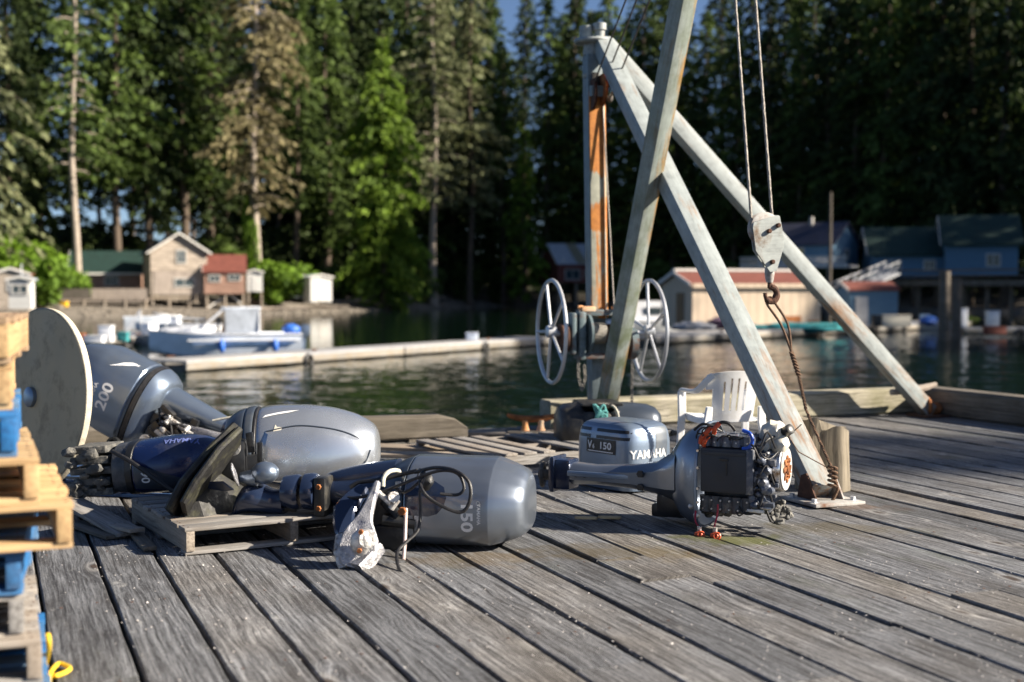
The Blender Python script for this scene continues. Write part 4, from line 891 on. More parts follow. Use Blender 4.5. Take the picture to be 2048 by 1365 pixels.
# slanted plates and skeg of its leg, nearly black, edge-on to the view
mb = slab([LB(345, 1030, 7.15), LB(372, 985, 7.2), LB(420, 925, 7.3), LB(470, 868, 7.4)], [.30, .42, .46, .36], .045, (.25, 1, .1)); obj('cavitation_plate', mb, m_mould, MBt)
mb = slab([LB(368, 1020, 7.05), LB(395, 980, 7.12), LB(440, 918, 7.2), LB(478, 872, 7.3)], [.22, .34, .36, .22], .035, (.25, 1, .1)); obj('cavitation_plate', mb, m_mould, MBt)
mb = MB().loft([[LB(px, py, Y) for px, py, Y in q] for q in ([(366, 1020, 7.1), (370, 1038, 7.1), (380, 1040, 7.5), (372, 1010, 7.5)], [(392, 985, 7.15), (410, 1040, 7.12), (420, 1036, 7.6), (400, 970, 7.6)], [(430, 945, 7.3), (470, 1026, 7.3), (480, 1022, 7.7), (450, 930, 7.7)], [(455, 950, 7.5), (540, 1005, 7.55), (545, 1000, 7.9), (480, 940, 7.9)])])
obj('skeg', mb, m_mould, MBt, smooth=30)
mb = MB().box(LB(470, 915, 7.55), (.16, .30, .22), bev=.03); mb.box(LB(495, 940, 7.6), (.2, .25, .2), bev=.03); obj('leg_casting', mb, m_black, MBt)

# --- the 200 behind the disc
MCt = thing('outboard_motor', 'grey-blue outboard motor with a 200 on its cowling, tilted behind the round disc', 'outboard motor', mtx=frame(at(286, 808, 10.25), V((-.88, .16, .40)), (.40, 0, .9)) @ M.Scale(.93, 4), group='outboard motors on the wharf')
shC = [(.26, -.36), (.31, -.20), (.335, .07), (.25, .29), (.10, .36), (-.14, .36), (-.3, .2), (-.3, -.25), (-.2, -.36)][::-1]
def bodyC(st, sh, n=64, it=2, cz=0):
    base = polar(sh, n, it, (0, cz))
    return MB().loft([[V((x, p.x*sy, (p.y-cz)*sz+oz)) for p in base] for x, sy, sz, oz in st])
cwC = obj('cowling', bodyC([(.0, .96, .96, 0), (.02, 1, 1, 0), (.2, 1.0, .99, .005), (.36, .98, .95, .02), (.42, .95, .9, .03), (.52, .84, .76, .05), (.60, .72, .62, .07), (.655, .6, .48, .08), (.68, .42, .3, .09)], shC, it=1), m_slate, MCt, smooth=28)
lettering('number', '200', .135, MCt, cwC, m_decal, (.20, .3, -.02), (0, 0, 1), (1, 0, 0), .025, .003, xs=1.15)
lettering('lettering', 'YAMAHA', .05, MCt, cwC, m_decal, (.31, .3, -.045), (0, 0, 1), (1, 0, 0), .02, .003)
mb = MB(); mb.tor((.31, .325, -.165), .014, .003, (0, -1, 0), 16, 4); obj('emblem', mb, m_decal, MCt)
patch('flash', m_decal, MCt, cwC, [(-.15, -.012), (-.05, -.003), (.05, .0), (.15, -.006), (.05, .006), (-.05, .004)], (.16, .2, .31), (-1, .0, .1), (.1, .6, .8), .003)
obj('trim_band', bodyC([(-.075, .94, .94, 0), (-.07, 1.01, 1.01, 0), (-.035, 1.03, 1.02, 0), (-.03, .98, .98, 0)], shC), m_rubber, MCt)
obj('trim_band', bodyC([(-.03, .97, .97, 0), (-.025, 1.02, 1.01, 0), (-.004, 1.01, 1.0, 0), (0, .97, .97, 0)], shC), m_trim, MCt)
obj('lower_cowling', bodyC([(-.22, .66, .70, .03), (-.20, .8, .8, .02), (-.14, .95, .95, 0), (-.08, 1.0, 1.0, 0), (-.074, .95, .95, 0)], shC), m_slate, MCt)
obj('midsection', MB().loft([[V((x, a*sy, b*sz+oz)) for a, b in polar(rrect(.30, .24), 28, 2)] for x, sy, sz, oz in ((-.75, .7, .6, .14), (-.6, .8, .8, .13), (-.4, 1, 1.0, .12), (-.2, 1.2, 1.3, .1))]), m_slate, MCt)
mb = MB()
for a, b, c, s in ((-.34, .2, -.02, (.26, .10, .10)), (-.45, .18, -.10, (.30, .12, .08)), (-.30, .22, -.14, (.16, .10, .10)), (-.56, .15, .02, (.2, .12, .06))): mb.box((a, b, c), s, bev=.02)
r = random.Random(31)
for k in range(14): mb.box((r.uniform(-.7, -.26), .19+r.uniform(-.05, .08), r.uniform(-.16, .10)), (r.uniform(.05, .13), r.uniform(.04, .09), r.uniform(.03, .08)), M.Rotation(r.uniform(-.5, .5), 4, 'Y'), bev=.008)
obj('stern_bracket', mb, m_black, MCt)
mb = MB()
for k in range(10): obj('linkage', MB().lathe([(-.03, .014), (-.025, .022), (.025, .022), (.03, .014)], 10, frame((r.uniform(-.66, -.28), .26+r.uniform(-.02, .04), r.uniform(-.14, .10)), (r.uniform(-1, 1), .4, r.uniform(-1, 1)))), m_alloy, MCt)
mb = MB()
for k in range(4): mb.tube(cat_rom([(-.24, .24, r.uniform(-.15, .1)), (-.36, .30, r.uniform(-.1, .12)), (-.5, .27, r.uniform(-.14, .08)), (-.62, .22, r.uniform(-.1, .05))], 5), .010, 7)
obj('control_cable', mb, m_rubber, MCt)
mb = MB(); mb.tube([(-.28, .25, .05), (-.60, .24, .0)], .022, 10); mb.tube([(-.26, .26, -.08), (-.5, .24, -.15)], .03, 10); mb.lathe([(0, .05), (.05, .05)], 16, frame((-.27, .27, -.2), (0, 1, 0)))
obj('tilt_cylinder', mb, m_alloy, MCt)
mb = MB(); mb.lathe([(0, .055), (.05, .055), (.05, .035), (.0, .03)], 20, frame((-.05, .33, -.33), (0, 1, 0))); obj('flush_port', mb, m_black, MCt)
obj('bracket_bar', MB().bar((-.48, .22, .02), (-.98, .2, .12), .07, .05, bev=.012).bar((-.5, .2, -.14), (-.85, .18, -.06), .08, .06, bev=.012), m_alloyw, MCt)
obj('lower_leg', MB().loft([[V((x, a*sy, b*sz+oz)) for a, b in polar(rrect(.22, .2), 24, 2)] for x, sy, sz, oz in ((-1.05, .5, .5, .16), (-.95, .8, .8, .16), (-.74, .9, .7, .14))]), m_navy, MCt)

# --- small blue motor in the shade
MDt = thing('outboard_motor', 'small dark blue outboard motor lying in shade on the blue pallet', 'outboard motor', mtx=frame(V((-2.30, 8.12, .30)), V((.93, -.12, .07))), group='outboard motors on the wharf')
shD = [(-.18, -.17), (-.22, -.05), (-.20, .09), (-.10, .165), (.08, .17), (.2, .08), (.22, -.08), (.15, -.17)]
cwD = obj('cowling', bodyC([(.0, .97, .97, 0), (.03, 1, 1, 0), (.2, 1.0, 1.02, .01), (.32, .93, .95, .02), (.42, .78, .78, .03), (.49, .55, .55, .035), (.52, .3, .3, .035)], shD, it=3), m_blue, MDt, smooth=40)
patch('dark_side', m_trim, MDt, cwD, [(-.18, -.08), (.22, -.11), (.12, -.03), (-.18, .08)], (.19, -.25, -.04), (1, 0, 0), (0, 0, 1), .003)
lettering('number', '90', .075, MDt, cwD, m_decal, (.085, -.25, -.05), (0, 0, -1), (1, 0, 0), .02, .005)
lettering('lettering', 'YAMAHA', .055, MDt, cwD, m_decalb, (.30, -.12, .2), (-1, -.1, 0), (0, 0, -1) if False else (0, -1, 0), .02, .003)
obj('trim_band', bodyC([(-.05, .92, .92, 0), (-.045, 1.0, 1.0, 0), (-.006, 1.0, 1.0, 0), (0, .95, .95, 0)], shD), m_black, MDt)
mb = MB(); r = random.Random(4)
for k in range(5): mb.box((-.28-.005*k, -.02, -.13+.065*k), (.28+r.uniform(-.05, .05), .28, .045), bev=.008)
obj('engine_block', mb, m_dirt, MDt)
mb = MB()
for k in range(16): mb.blob((-.40+r.uniform(-.03, .22), -.17+r.uniform(-.03, .02), r.uniform(-.16, .15)), r.uniform(.018, .035), 2, (1.5, 1, 1), .5, seed=k)
obj('carburettor', mb, m_dirt, MDt)
obj('lower_cowling', bodyC([(-.16, .7, .75, 0), (-.14, .88, .9, 0), (-.05, .96, .96, 0)], shD), m_engine, MDt)
mb = MB(); mb.tube(cat_rom([(-.12, -.20, .12), (.02, -.24, .05), (.2, -.27, -.08), (.3, -.27, -.15)], 4), .014, 8); obj('fuel_hose', mb, m_rubber, MDt)
mb = MB(); mb.tube(cat_rom([at(425, 842, 9.2), at(445, 838, 9.2), at(475, 833, 9.2), at(484, 833, 9.2), at(489, 838, 9.2), at(490, 850, 9.2), at(488, 900, 9.2), at(486, 960, 9.1)], 4), .009, 8)
tag(obj('bent_rod', mb, m_wrope), 'thin pale rod bent over at the top, standing behind the silver motor', 'rod')
# --- cowling only, standing upright: louvres, badge and lettering
CC = G(1249, 985); ang = R(38)
VC = thing('outboard_cowling', 'upright grey outboard cowling with a V6 150 badge, standing on the deck without its motor', 'outboard cowling', V((CC.x+.02, CC.y+.30, .004)), ang)
shE = [(-.20, -.30), (.20, -.30), (.235, -.2), (.235, .2), (.18, .31), (-.18, .31), (-.235, .2), (-.235, -.2)]
baseE = polar(shE, 72, 1)
for _ in range(2): baseE = [(baseE[i-1]+baseE[i]*2+baseE[(i+1) % 72])/4 for i in range(72)]
zE = [(.0, .90), (.02, .96), (.10, 1.0), (.25, 1.0), (.34, .99), (.40, .955), (.435, .90), (.455, .82), (.468, .70), (.475, .45), (.478, .2)]
secs = []
for i in range(len(zE)-1):
    for j in range(3): t = j/3; secs.append((zE[i][0]+(zE[i+1][0]-zE[i][0])*t, zE[i][1]+(zE[i+1][1]-zE[i][1])*t))
secs.append(zE[-1])
cwE = obj('cowling_shell', MB().loft([[V((p.x*s, p.y*s, z)) for p in baseE] for z, s in secs]), m_v6, VC, smooth=40)
def flat_plate(name, mat, parent, target, w_, h, o, ex, ey, off): return patch(name, mat, parent, target, [(-w_/2, -h/2), (w_/2, -h/2), (w_/2, h/2), (-w_/2, h/2)], o, ex, ey, off, .03)
# local -X face (turned left) and -Y face (turned right, in the sun) after rotation of ang: left face normal = -X
LF = dict(ex=(0, -1, 0), ey=(0, 0, 1)); RF = dict(ex=(1, 0, 0), ey=(0, 0, 1))
bd = flat_plate('badge', m_plate, VC, cwE, .30, .10, (-.2, -.015, .30), (0, -1, 0), (0, 0, 1), .004)
lettering('badge_text', 'V', .075, VC, cwE, m_decal, (-.2, .095, .303), (0, -1, 0), (0, 0, 1), .02, .007)
lettering('badge_text', '6', .045, VC, cwE, m_decal, (-.2, .055, .293), (0, -1, 0), (0, 0, 1), .02, .007)
lettering('badge_text', '150', .068, VC, cwE, m_decal, (-.2, -.065, .303), (0, -1, 0), (0, 0, 1), .02, .007, xs=1.25)
flat_plate('badge_line', m_decal, VC, cwE, .26, .006, (-.2, -.015, .262), (0, -1, 0), (0, 0, 1), .007)
for k in range(2):
    for yc, wd in ((.165, .13), (-.115, .30)): flat_plate('louvre', m_plate, VC, cwE, wd, .022, (-.2, yc, .412-.048*k), (0, -1, 0), (0, 0, 1), .003)
lettering('lettering', 'YAMAHA', .082, VC, cwE, m_decal, (-.035, -.3, .255), (1, 0, 0), (0, 0, 1), .02, .004, xs=.95)
patch('dark_band', m_v6d, VC, cwE, [(.02, -.03), (.14, -.03), (.16, .17), (.04, .17)], (.0, -.3, .27), (1, 0, 0), (0, 0, 1), .002)
patch('dark_band', m_v6d, VC, cwE, [(.14, -.24), (.235, -.24), (.235, -.02), (.14, -.05)], (.0, -.3, .27), (1, 0, 0), (0, 0, 1), .002)
mb = MB().box((.255, -.16, .37), (.12, .06, .05), bev=.01).box((.31, -.16, .37), (.05, .085, .035), bev=.008); obj('handle', mb, m_black, VC)
obj('base_rim', MB().loft([[V((p.x*s, p.y*s, z)) for p in baseE] for z, s in ((.0, .92), (.004, .985), (.03, 1.0), (.034, .95))]), m_v6, VC)

# --- motor without cowling: pan, bare engine, flywheel
fx = V((.895, -.446, 0)); FO = V((1.60, 7.50, .0))
MFt = thing('outboard_motor', 'outboard motor without its cowling, bare engine and rusty-centred flywheel showing, on its side', 'outboard motor', mtx=frame(FO+V((0, 0, .315)), fx), group='outboard motors on the wharf')
# local x: 0 at the flywheel face, negative towards the leg; -y towards the camera
panS = [(-.20, -.31), (-.27, -.2), (-.28, .1), (-.2, .25), (-.05, .30), (.15, .29), (.26, .18), (.28, -.12), (.2, -.3)]
pb = polar(panS, 56, 2)
def pan(xs): return [[V((x, p.x*s, p.y*s)) for p in pb] for x, s in xs]
obj('lower_pan', MB().loft(pan([(-.69, .42), (-.65, .62), (-.59, .85), (-.53, .96), (-.48, 1.0), (-.465, 1.01), (-.46, .985), (-.49, .955), (-.56, .80)])), m_grey, MFt, smooth=40)
mb = MB(); mb.loft(pan([(-.48, 1.004), (-.475, 1.03), (-.46, 1.03), (-.457, 1.0)]), cap0=False, cap1=False); obj('pan_rim', mb, m_v6, MFt)
obj('midsection', MB().loft([[V((x, a*sy, b*sz+oz)) for a, b in polar(rrect(.22, .19), 32, 1)] for x, sy, sz, oz in ((-1.46, .55, .80, -.06), (-1.44, .62, .9, -.06), (-1.36, .75, .72, -.06), (-1.2, .85, .62, -.06), (-.95, 1.0, .75, -.055), (-.79, 1.2, 1.0, -.05), (-.69, 1.5, 1.5, -.03), (-.62, 1.9, 2.0, .0))]), m_grey, MFt, smooth=40)
obj('mounting_flange', MB().box((-1.42, -.01, -.065), (.15, .16, .19), bev=.02).box((-1.46, -.01, -.065), (.03, .20, .22), bev=.008), m_navy, MFt)
obj('spine', MB().box((-1.08, -.10, -.05), (.55, .02, .035), bev=.008), m_v6, MFt)
bolts([(-.86, -.135, -.02), (-.86, -.135, -.10)], .024, MFt, m_black)
bolts([(-1.30, -.085, -.06), (-1.24, -.09, -.06)], .014, MFt, m_plate)
obj('drive_spline', MB().tor((-1.56, -.02, -.08), .07, .014, (1, .3, 0), 24, 8).lathe([(-1.58, .03), (-1.50, .035)], 14, M.Translation((0, -.02, -.08))), m_cable, MFt)
mb = MB(); mb.box((-.68, .02, -.20), (.20, .24, .16), bev=.04); mb.box((-.75, .0, -.24), (.12, .18, .08), bev=.02); obj('stern_bracket', mb, m_black, MFt)
obj('ecu_cover', MB().box((-.30, -.235, .05), (.285, .07, .255), bev=.012).box((-.30, -.272, .15), (.25, .01, .02), bev=.003), plain('ecu_black', (.022, .027, .036), .5, 0, .2, 8, .1), MFt)
obj('cover_edge', MB().box((-.155, -.23, .05), (.05, .08, .26), bev=.012), m_engblue, MFt)
mb = MB(); mb.box((-.30, -.279, .115), (.05, .006, .014), bev=.002); mb.box((-.285, -.2755, .06), (.006, .004, .07)); obj('cover_label', mb, m_plate, MFt)
r = random.Random(9)
mb = MB(); mb.box((-.30, 0, .03), (.31, .36, .36), bev=.03); obj('engine_block', mb, m_engine, MFt)
def head(nm, c, size, n, axis, lob=5, mat=m_engblue):
    mb = MB(); mb.box(c, size, bev=.02)
    for k in range(lob):
        for s in (-1, 1): mb.lathe([(-.5*size[2], .034), (.5*size[2]+.003, .034)], 14, frame((c[0]-size[0]/2+size[0]*(k+.5)/lob, c[1]+s*size[1]*.40, c[2]), (0, 0, 1), (1, 0, 0)))
    o = obj(nm, mb, mat, MFt); pts = []
    return o
h1 = head('cylinder_head', (-.30, -.13, .215), (.31, .20, .06), 5, 'z'); h2 = head('cylinder_head', (-.30, -.13, -.15), (.31, .22, .09), 5, 'z', mat=m_engine)
bolts([(-.43+.064*k, y, .247) for k in range(5) for y in (-.21, -.06)], .007, MFt, m_chrome, (0, 0, 1))
bolts([(-.43+.064*k, -.235, z) for k in range(5) for z in (.21,)]+[(-.43+.052*k, -.245, z) for k in range(6) for z in (-.125, -.175)], .006, MFt, m_alloy)
# fuel rail caps, plug leads, bottles
mb = MB()
for x, z in ((-.42, .262), (-.37, .29), (-.43, .215), (-.45, .23)): mb.tube([(x, -.24, z-.03), (x+.01, -.26, z), (x+.03, -.24, z+.03)], .014, 8)
obj('plug_cap', mb, m_red, MFt)
mb = MB(); mb.tube(cat_rom([(-.36, -.2, .29), (-.33, -.24, .325), (-.28, -.24, .32), (-.25, -.22, .28)], 5), .010, 8); mb.tube(cat_rom([(-.50, -.2, .27), (-.44, -.24, .31), (-.38, -.22, .30)], 5), .008, 8); obj('fuel_line', mb, m_rubber, MFt)
mb = MB(); mb.tube(cat_rom([(-.20, -.24, .285), (-.155, -.25, .27), (-.14, -.25, .23), (-.16, -.25, .19), (-.20, -.25, .18)], 5), .011, 8); obj('blue_hose', mb, m_wire, MFt)
mb = MB(); mb.blob((-.07, -.06, .26), .085, 3, (.9, 1, .85), .25); mb.blob((-.02, -.10, .20), .055, 2, (1, 1, 1), .3); mb.blob((-.11, -.1, .18), .05, 2, (1, 1, 1), .3); obj('oil_bottle', mb, m_cream, MFt)
obj('bottle_cap', MB().lathe([(0, .03), (.05, .03), (.055, .02)], 18, frame((.0, -.08, .27), (.7, -.4, .4))), m_black, MFt)
# casting clutter between block and flywheel
mb = MB()
for k in range(46): mb.blob((r.uniform(-.15, -.05), -.12+r.uniform(-.12, .03), r.uniform(-.17, .19)), r.uniform(.016, .036), 2, (1, 1, 1), .35, 3, seed=k)
for k in range(22):
    c = V((r.uniform(-.15, -.04), -.16+r.uniform(-.08, .04), r.uniform(-.17, .2)))
    if k % 2: mb.box(c, (r.uniform(.03, .07), r.uniform(.03, .06), r.uniform(.02, .06)), M.Rotation(r.uniform(-.3, .3), 4, 'X'), bev=.006)
    else: mb.lathe([(-.025, .018), (-.02, .024), (.02, .024), (.025, .014)], 12, frame(c, (r.uniform(-.3, .3), -1, r.uniform(-.5, .5))))
obj('front_casting', mb, m_engblue, MFt, smooth=40)
mb = MB()
for k in range(26): mb.blob((r.uniform(-.50, .0), r.uniform(-.22, .1), r.uniform(-.235, -.18)), r.uniform(.015, .032), 2, (1.3, 1, .8), .5, 3, seed=k+60)
for k in range(12): mb.blob((r.uniform(-.06, .03), r.uniform(-.2, .1), r.uniform(-.22, -.14)), r.uniform(.012, .022), 2, (1, 1, 1), .5, 3, seed=k+160)
obj('lower_casting', mb, m_dirt, MFt, smooth=50)
mb = MB()
for k in range(14):
    z0 = r.uniform(-.2, .22); a = V((-.13+r.uniform(-.03, .03), -.22+r.uniform(-.03, .03), z0))
    mb.tube(cat_rom([a, a+V((.03, -.03, r.uniform(-.05, .05))), a+V((.06, -.0, r.uniform(-.09, .09))), a+V((.09, .06, r.uniform(-.08, .08)))], 4), r.uniform(.004, .008), 6)
for k in range(2):
    a = V((r.uniform(-.4, -.2), -.24, -.17+r.uniform(-.03, .02))); mb.tube(cat_rom([a, a+V((.03, -.03, -.03)), a+V((.07, -.02, r.uniform(-.05, .0))), a+V((.12, .02, -.02))], 4), .005, 6)
for k in range(8):
    a = V((r.uniform(-.5, -.25), -.22, .22+r.uniform(-.02, .04))); mb.tube(cat_rom([a, a+V((.02, -.04, .03)), a+V((.06, -.03, r.uniform(.0, .06))), a+V((.11, .02, .02))], 4), .005, 6)
obj('wiring', mb, m_rubber, MFt)
bolts([(-.455, -.27+.0*k, z) for k, z in enumerate((.16, .06, -.06, -.14))], .009, MFt, m_chrome)
mb = MB(); mb.blob((-.09, -.23, -.005), .025, 2, (1.4, 1, 1)); mb.blob((-.06, -.24, -.15), .02, 2, (2, 1, .6)); mb.box((-.12, -.24, -.17), (.10, .03, .02), bev=.005); mb.blob((-.47, -.25, -.22), .02, 2); mb.blob((-.50, -.25, -.17), .02, 2); obj('connector', mb, m_alloy, MFt)
# flywheel: bright face, rusty hub
FW = M.Translation((.0, -.06, .055)) @ M.Diagonal((1, .66, .66, 1))
obj('flywheel_rotor', MB().lathe([(-.10, .10), (-.095, .195), (-.085, .20), (-.08, .19), (-.045, .188), (-.04, .20), (-.005, .20), (.0, .193), (.004, .10)], 56, FW), m_chrome, MFt)
obj('flywheel_face', MB().lathe([(.002, .187), (.0075, .185), (.008, .0)], 56, FW), plain('flywheel_white', (.60, .59, .57), .4, .2, .1, 12, .05, 0, (.34, .24, .16), 10), MFt)
mb = MB(); st_ = [(-.1+0, 0)]
mb.lathe([(.006, .092), (.014, .088), (.016, .055), (.020, .05), (.021, .0)], 36, FW)
for k in range(8):
    a = k*math.pi/4; mb.blob(FW @ V((.012, .097*math.cos(a), .097*math.sin(a))), .017, 2, (.4, 1, 1), .3)
    mb.lathe([(.012, .009), (.024, .008)], 6, FW @ M.Translation((0, .07*math.cos(a+.3), .07*math.sin(a+.3))))
mb.tor(FW @ V((.021, 0, 0)), .026, .006, (1, 0, 0), 20, 6)
obj('flywheel_hub', mb, m_rust, MFt)
obj('ring_gear', MB().lathe([(-.115, .15), (-.112, .213), (-.10, .215), (-.097, .15)], 72, FW), m_engine, MFt)
# red leads drooping on to the deck
for pts in (((-.47, -.25, -.17), (-.46, -.30, -.24), (-.42, -.34, -.28), (-.415, -.37, -.305)), ((-.33, -.285, -.14), (-.33, -.295, -.2), (-.335, -.33, -.26), (-.315, -.39, -.30))):
    pts = [V(p) for p in pts]
    ld = obj('lead', MB().tube(cat_rom(pts, 5), .0055, 7), plain('lead_red', (.35, .02, .045), .5, 0, .2, 20), MFt)
    e = pts[-1]; mb = MB(); mb.blob(e, .022, 2, (1.2, 1, .8), .3); mb.tor(e+V((.02, -.02, .0)), .017, .007, (.2, -1, .3), 16, 6); obj('terminal', mb, m_red, ld)
    obj('clip', MB().lathe([(0, .013), (.03, .014)], 10, frame(e+V((0, .01, .012)), (0, 0, 1), (1, 0, 0))), m_alloy, ld)
mb = MB(); mb.prism([(-.06, -.02), (.02, -.06), (.08, .0), (.05, .05), (-.03, .04)], .008, None); o_ = None

# --- dark open motor with a rope, at the back by the mast
MGt = thing('outboard_motor', 'dark opened outboard motor at the foot of the mast, with teal twine tied to it', 'outboard motor', mtx=frame(V((.62, 11.25, .21)), V((.99, .10, .0))), group='outboard motors on the wharf')
shG = [(-.24, -.20), (-.27, .0), (-.22, .17), (-.08, .215), (.12, .215), (.25, .1), (.26, -.1), (.18, -.21)]
gb = polar(shG, 48, 2)
def lg(xs): return [[V((x, p.x*s, p.y*s2)) for p in gb] for x, s, s2 in xs]
obj('cowling', MB().loft(lg([(.26, 1, 1), (.40, 1.0, .98), (.56, .95, .9), (.62, .85, .8), (.655, .68, .62), (.665, .4, .4)])), m_trim, MGt)
mb = MB(); nn = len(gb)
ring = lambda x, s: [V((x, p.x*s, p.y*s)) for p in gb]
mb.loft([ring(-.24, .62), ring(-.22, .82), ring(-.17, .95), ring(-.06, 1.0), ring(-.03, 1.01), ring(-.03, .96), ring(-.10, .93), ring(-.18, .75)]); obj('lower_pan', mb, m_black, MGt)
mb = MB()
top = [p for p in gb if p.y > .13 or (p.x > .2)]
for k in range(1): mb.prism([(-.05, -.26), (.30, -.26), (.30, .24), (-.05, .24)], .02, M.Translation((0, 0, .212)), bev=.004)
mb.box((.12, .22, 0), (.36, .03, .40)); obj('cowling_shell', mb, m_black, MGt)
mb = MB().box((.12, 0, -.02), (.34, .34, .34), bev=.03); r = random.Random(2)
for k in range(22): mb.blob((r.uniform(-.05, .28), -.18+r.uniform(-.03, .03), r.uniform(-.18, .14)), r.uniform(.02, .05), 2, (1.2, 1, 1), .5, seed=k)
obj('engine_block', mb, m_engine, MGt, smooth=50)
mb = MB()
for k in range(7): mb.tube(cat_rom([(.10+r.uniform(-.04, .04), -.24, .05), (.09+r.uniform(-.05, .06), -.27, .10+r.uniform(0, .08)), (.10+r.uniform(-.06, .07), -.27, .12+r.uniform(0, .1)), (.12+r.uniform(-.03, .06), -.25, .06)], 5), .011, 6)
mb.tube([(.10, -.25, .18), (.09, -.26, -.05)], .02, 8); obj('twine_knot', mb, m_trope, MGt)
mb = MB(); mb.tube(cat_rom([(.10, -.2, .215), (.22, -.26, .20), (.26, -.28, .08), (.22, -.29, -.03), (.14, -.3, -.08), (.05, -.3, -.03), (.03, -.29, -.10), (.04, -.28, -.16)], 6), .011, 7); obj('rope_end', mb, m_wrope, MGt)

# ---------------------------------------------------------------- plastic chair, seen from behind
ch = thing('plastic_chair', 'white moulded plastic armchair facing the water behind the cowling-less motor', 'chair', (1.665, 9.80, .003), R(11))
# local: faces +Y, back at y=0
mb = MB(); n = 14; cols = []
def backpt(u, v):            # u across -1..1, v height 0..1
    wd = .205+.03*v-.05*max(0, v-.85); z = .40+.39*v-.03*(u*u)*max(0, v-.5)*2; y = -.02-.10*v+.04*u*u
    return V((u*wd, y, z))
us = [-1, -.80, -.58, -.50, -.24, -.16, .16-.08*2+.0, .08+.0, .16, .24, .50, .58, .80, 1]
us = [-1, -.78, -.60, -.44, -.36, -.20, -.12, .04, .12, .28, .36, .52, .60, .78, 1]; vs_ = [0, .10, .22, .34, .5, .66, .80, .86, .93, 1]
vv = [[None]*len(us) for _ in vs_]; th = .012
def gridslab(pt, us, vs_, hole, th, nrm):
    mb = MB(); bm = mb.bm; A = [[bm.verts.new(pt(u, v)) for u in us] for v in vs_]; B = [[bm.verts.new(pt(u, v)+nrm*th) for u in us] for v in vs_]
    nu, nv = len(us)-1, len(vs_)-1
    H = lambda i, j: i < 0 or j < 0 or i >= nv or j >= nu or hole((us[j]+us[j+1])/2, (vs_[i]+vs_[i+1])/2)
    for i in range(nv):
        for j in range(nu):
            if H(i, j): continue
            bm.faces.new((A[i][j], A[i][j+1], A[i+1][j+1], A[i+1][j])); bm.faces.new((B[i][j], B[i+1][j], B[i+1][j+1], B[i][j+1]))
            if H(i-1, j): bm.faces.new((A[i][j], B[i][j], B[i][j+1], A[i][j+1]))
            if H(i+1, j): bm.faces.new((A[i+1][j], A[i+1][j+1], B[i+1][j+1], B[i+1][j]))
            if H(i, j-1): bm.faces.new((A[i][j], A[i+1][j], B[i+1][j], B[i][j]))
            if H(i, j+1): bm.faces.new((A[i][j+1], B[i][j+1], B[i+1][j+1], A[i+1][j+1]))
    return mb
slots = ((-.44, -.36), (-.20, -.12), (.04, .12), (.28, .36))
def hole(u, v):
    if .22 < v < .80: return any(a < u < b for a, b in slots)
    if .80 < v < .86: return any(a < u < b for a, b in slots[1:3])
    return False
obj('backrest', gridslab(backpt, us, vs_, lambda u, v: hole(u, v) or (abs(u) > .78 and v < .66), th, V((0, 1, .1))), m_white, ch, smooth=50)
su = [-1]+[-.9+.1*k for k in range(19)]+[1]
obj('seat', gridslab(lambda u, v: V((u*(.215+.02*v), .0+.42*v, .405+.02*v-.012*(1-u*u))), su, [0, .12, .3, .5, .7, .85, .95, 1], lambda u, v: .12 < v < .85 and int((u+1)/.1+.5) % 2 == 1 and abs(u) < .8, .012, V((0, 0, 1))).box((0, .425, .405), (.43, .018, .045), bev=.006).box((-.218, .21, .40), (.018, .42, .045), bev=.006).box((.218, .21, .40), (.018, .42, .045), bev=.006), m_white, ch, smooth=40)
for s in (-1, 1):
    arm = cat_rom([(s*.19, -.105, .76), (s*.235, -.07, .71), (s*.262, .02, .645), (s*.272, .12, .625), (s*.272, .30, .62), (s*.270, .385, .61), (s*.266, .40, .57)], 4)
    obj('armrest', slab(arm, [.05]*len(arm), .022, (0, 0, 1) if False else (s, .3, .5)), m_white, ch, smooth=40)
    obj('leg', slab([(s*.268, .40, .60), (s*.262, .405, .42), (s*.268, .43, .2), (s*.272, .45, .0)], [.065, .062, .055, .05], .026, (1, 0, 0)), m_white, ch)
    obj('leg', slab([(s*.205, -.06, .52), (s*.215, -.05, .40), (s*.235, -.09, .2), (s*.25, -.13, .0)], [.05, .065, .055, .05], .028, (1, 0, 0)), m_white, ch)
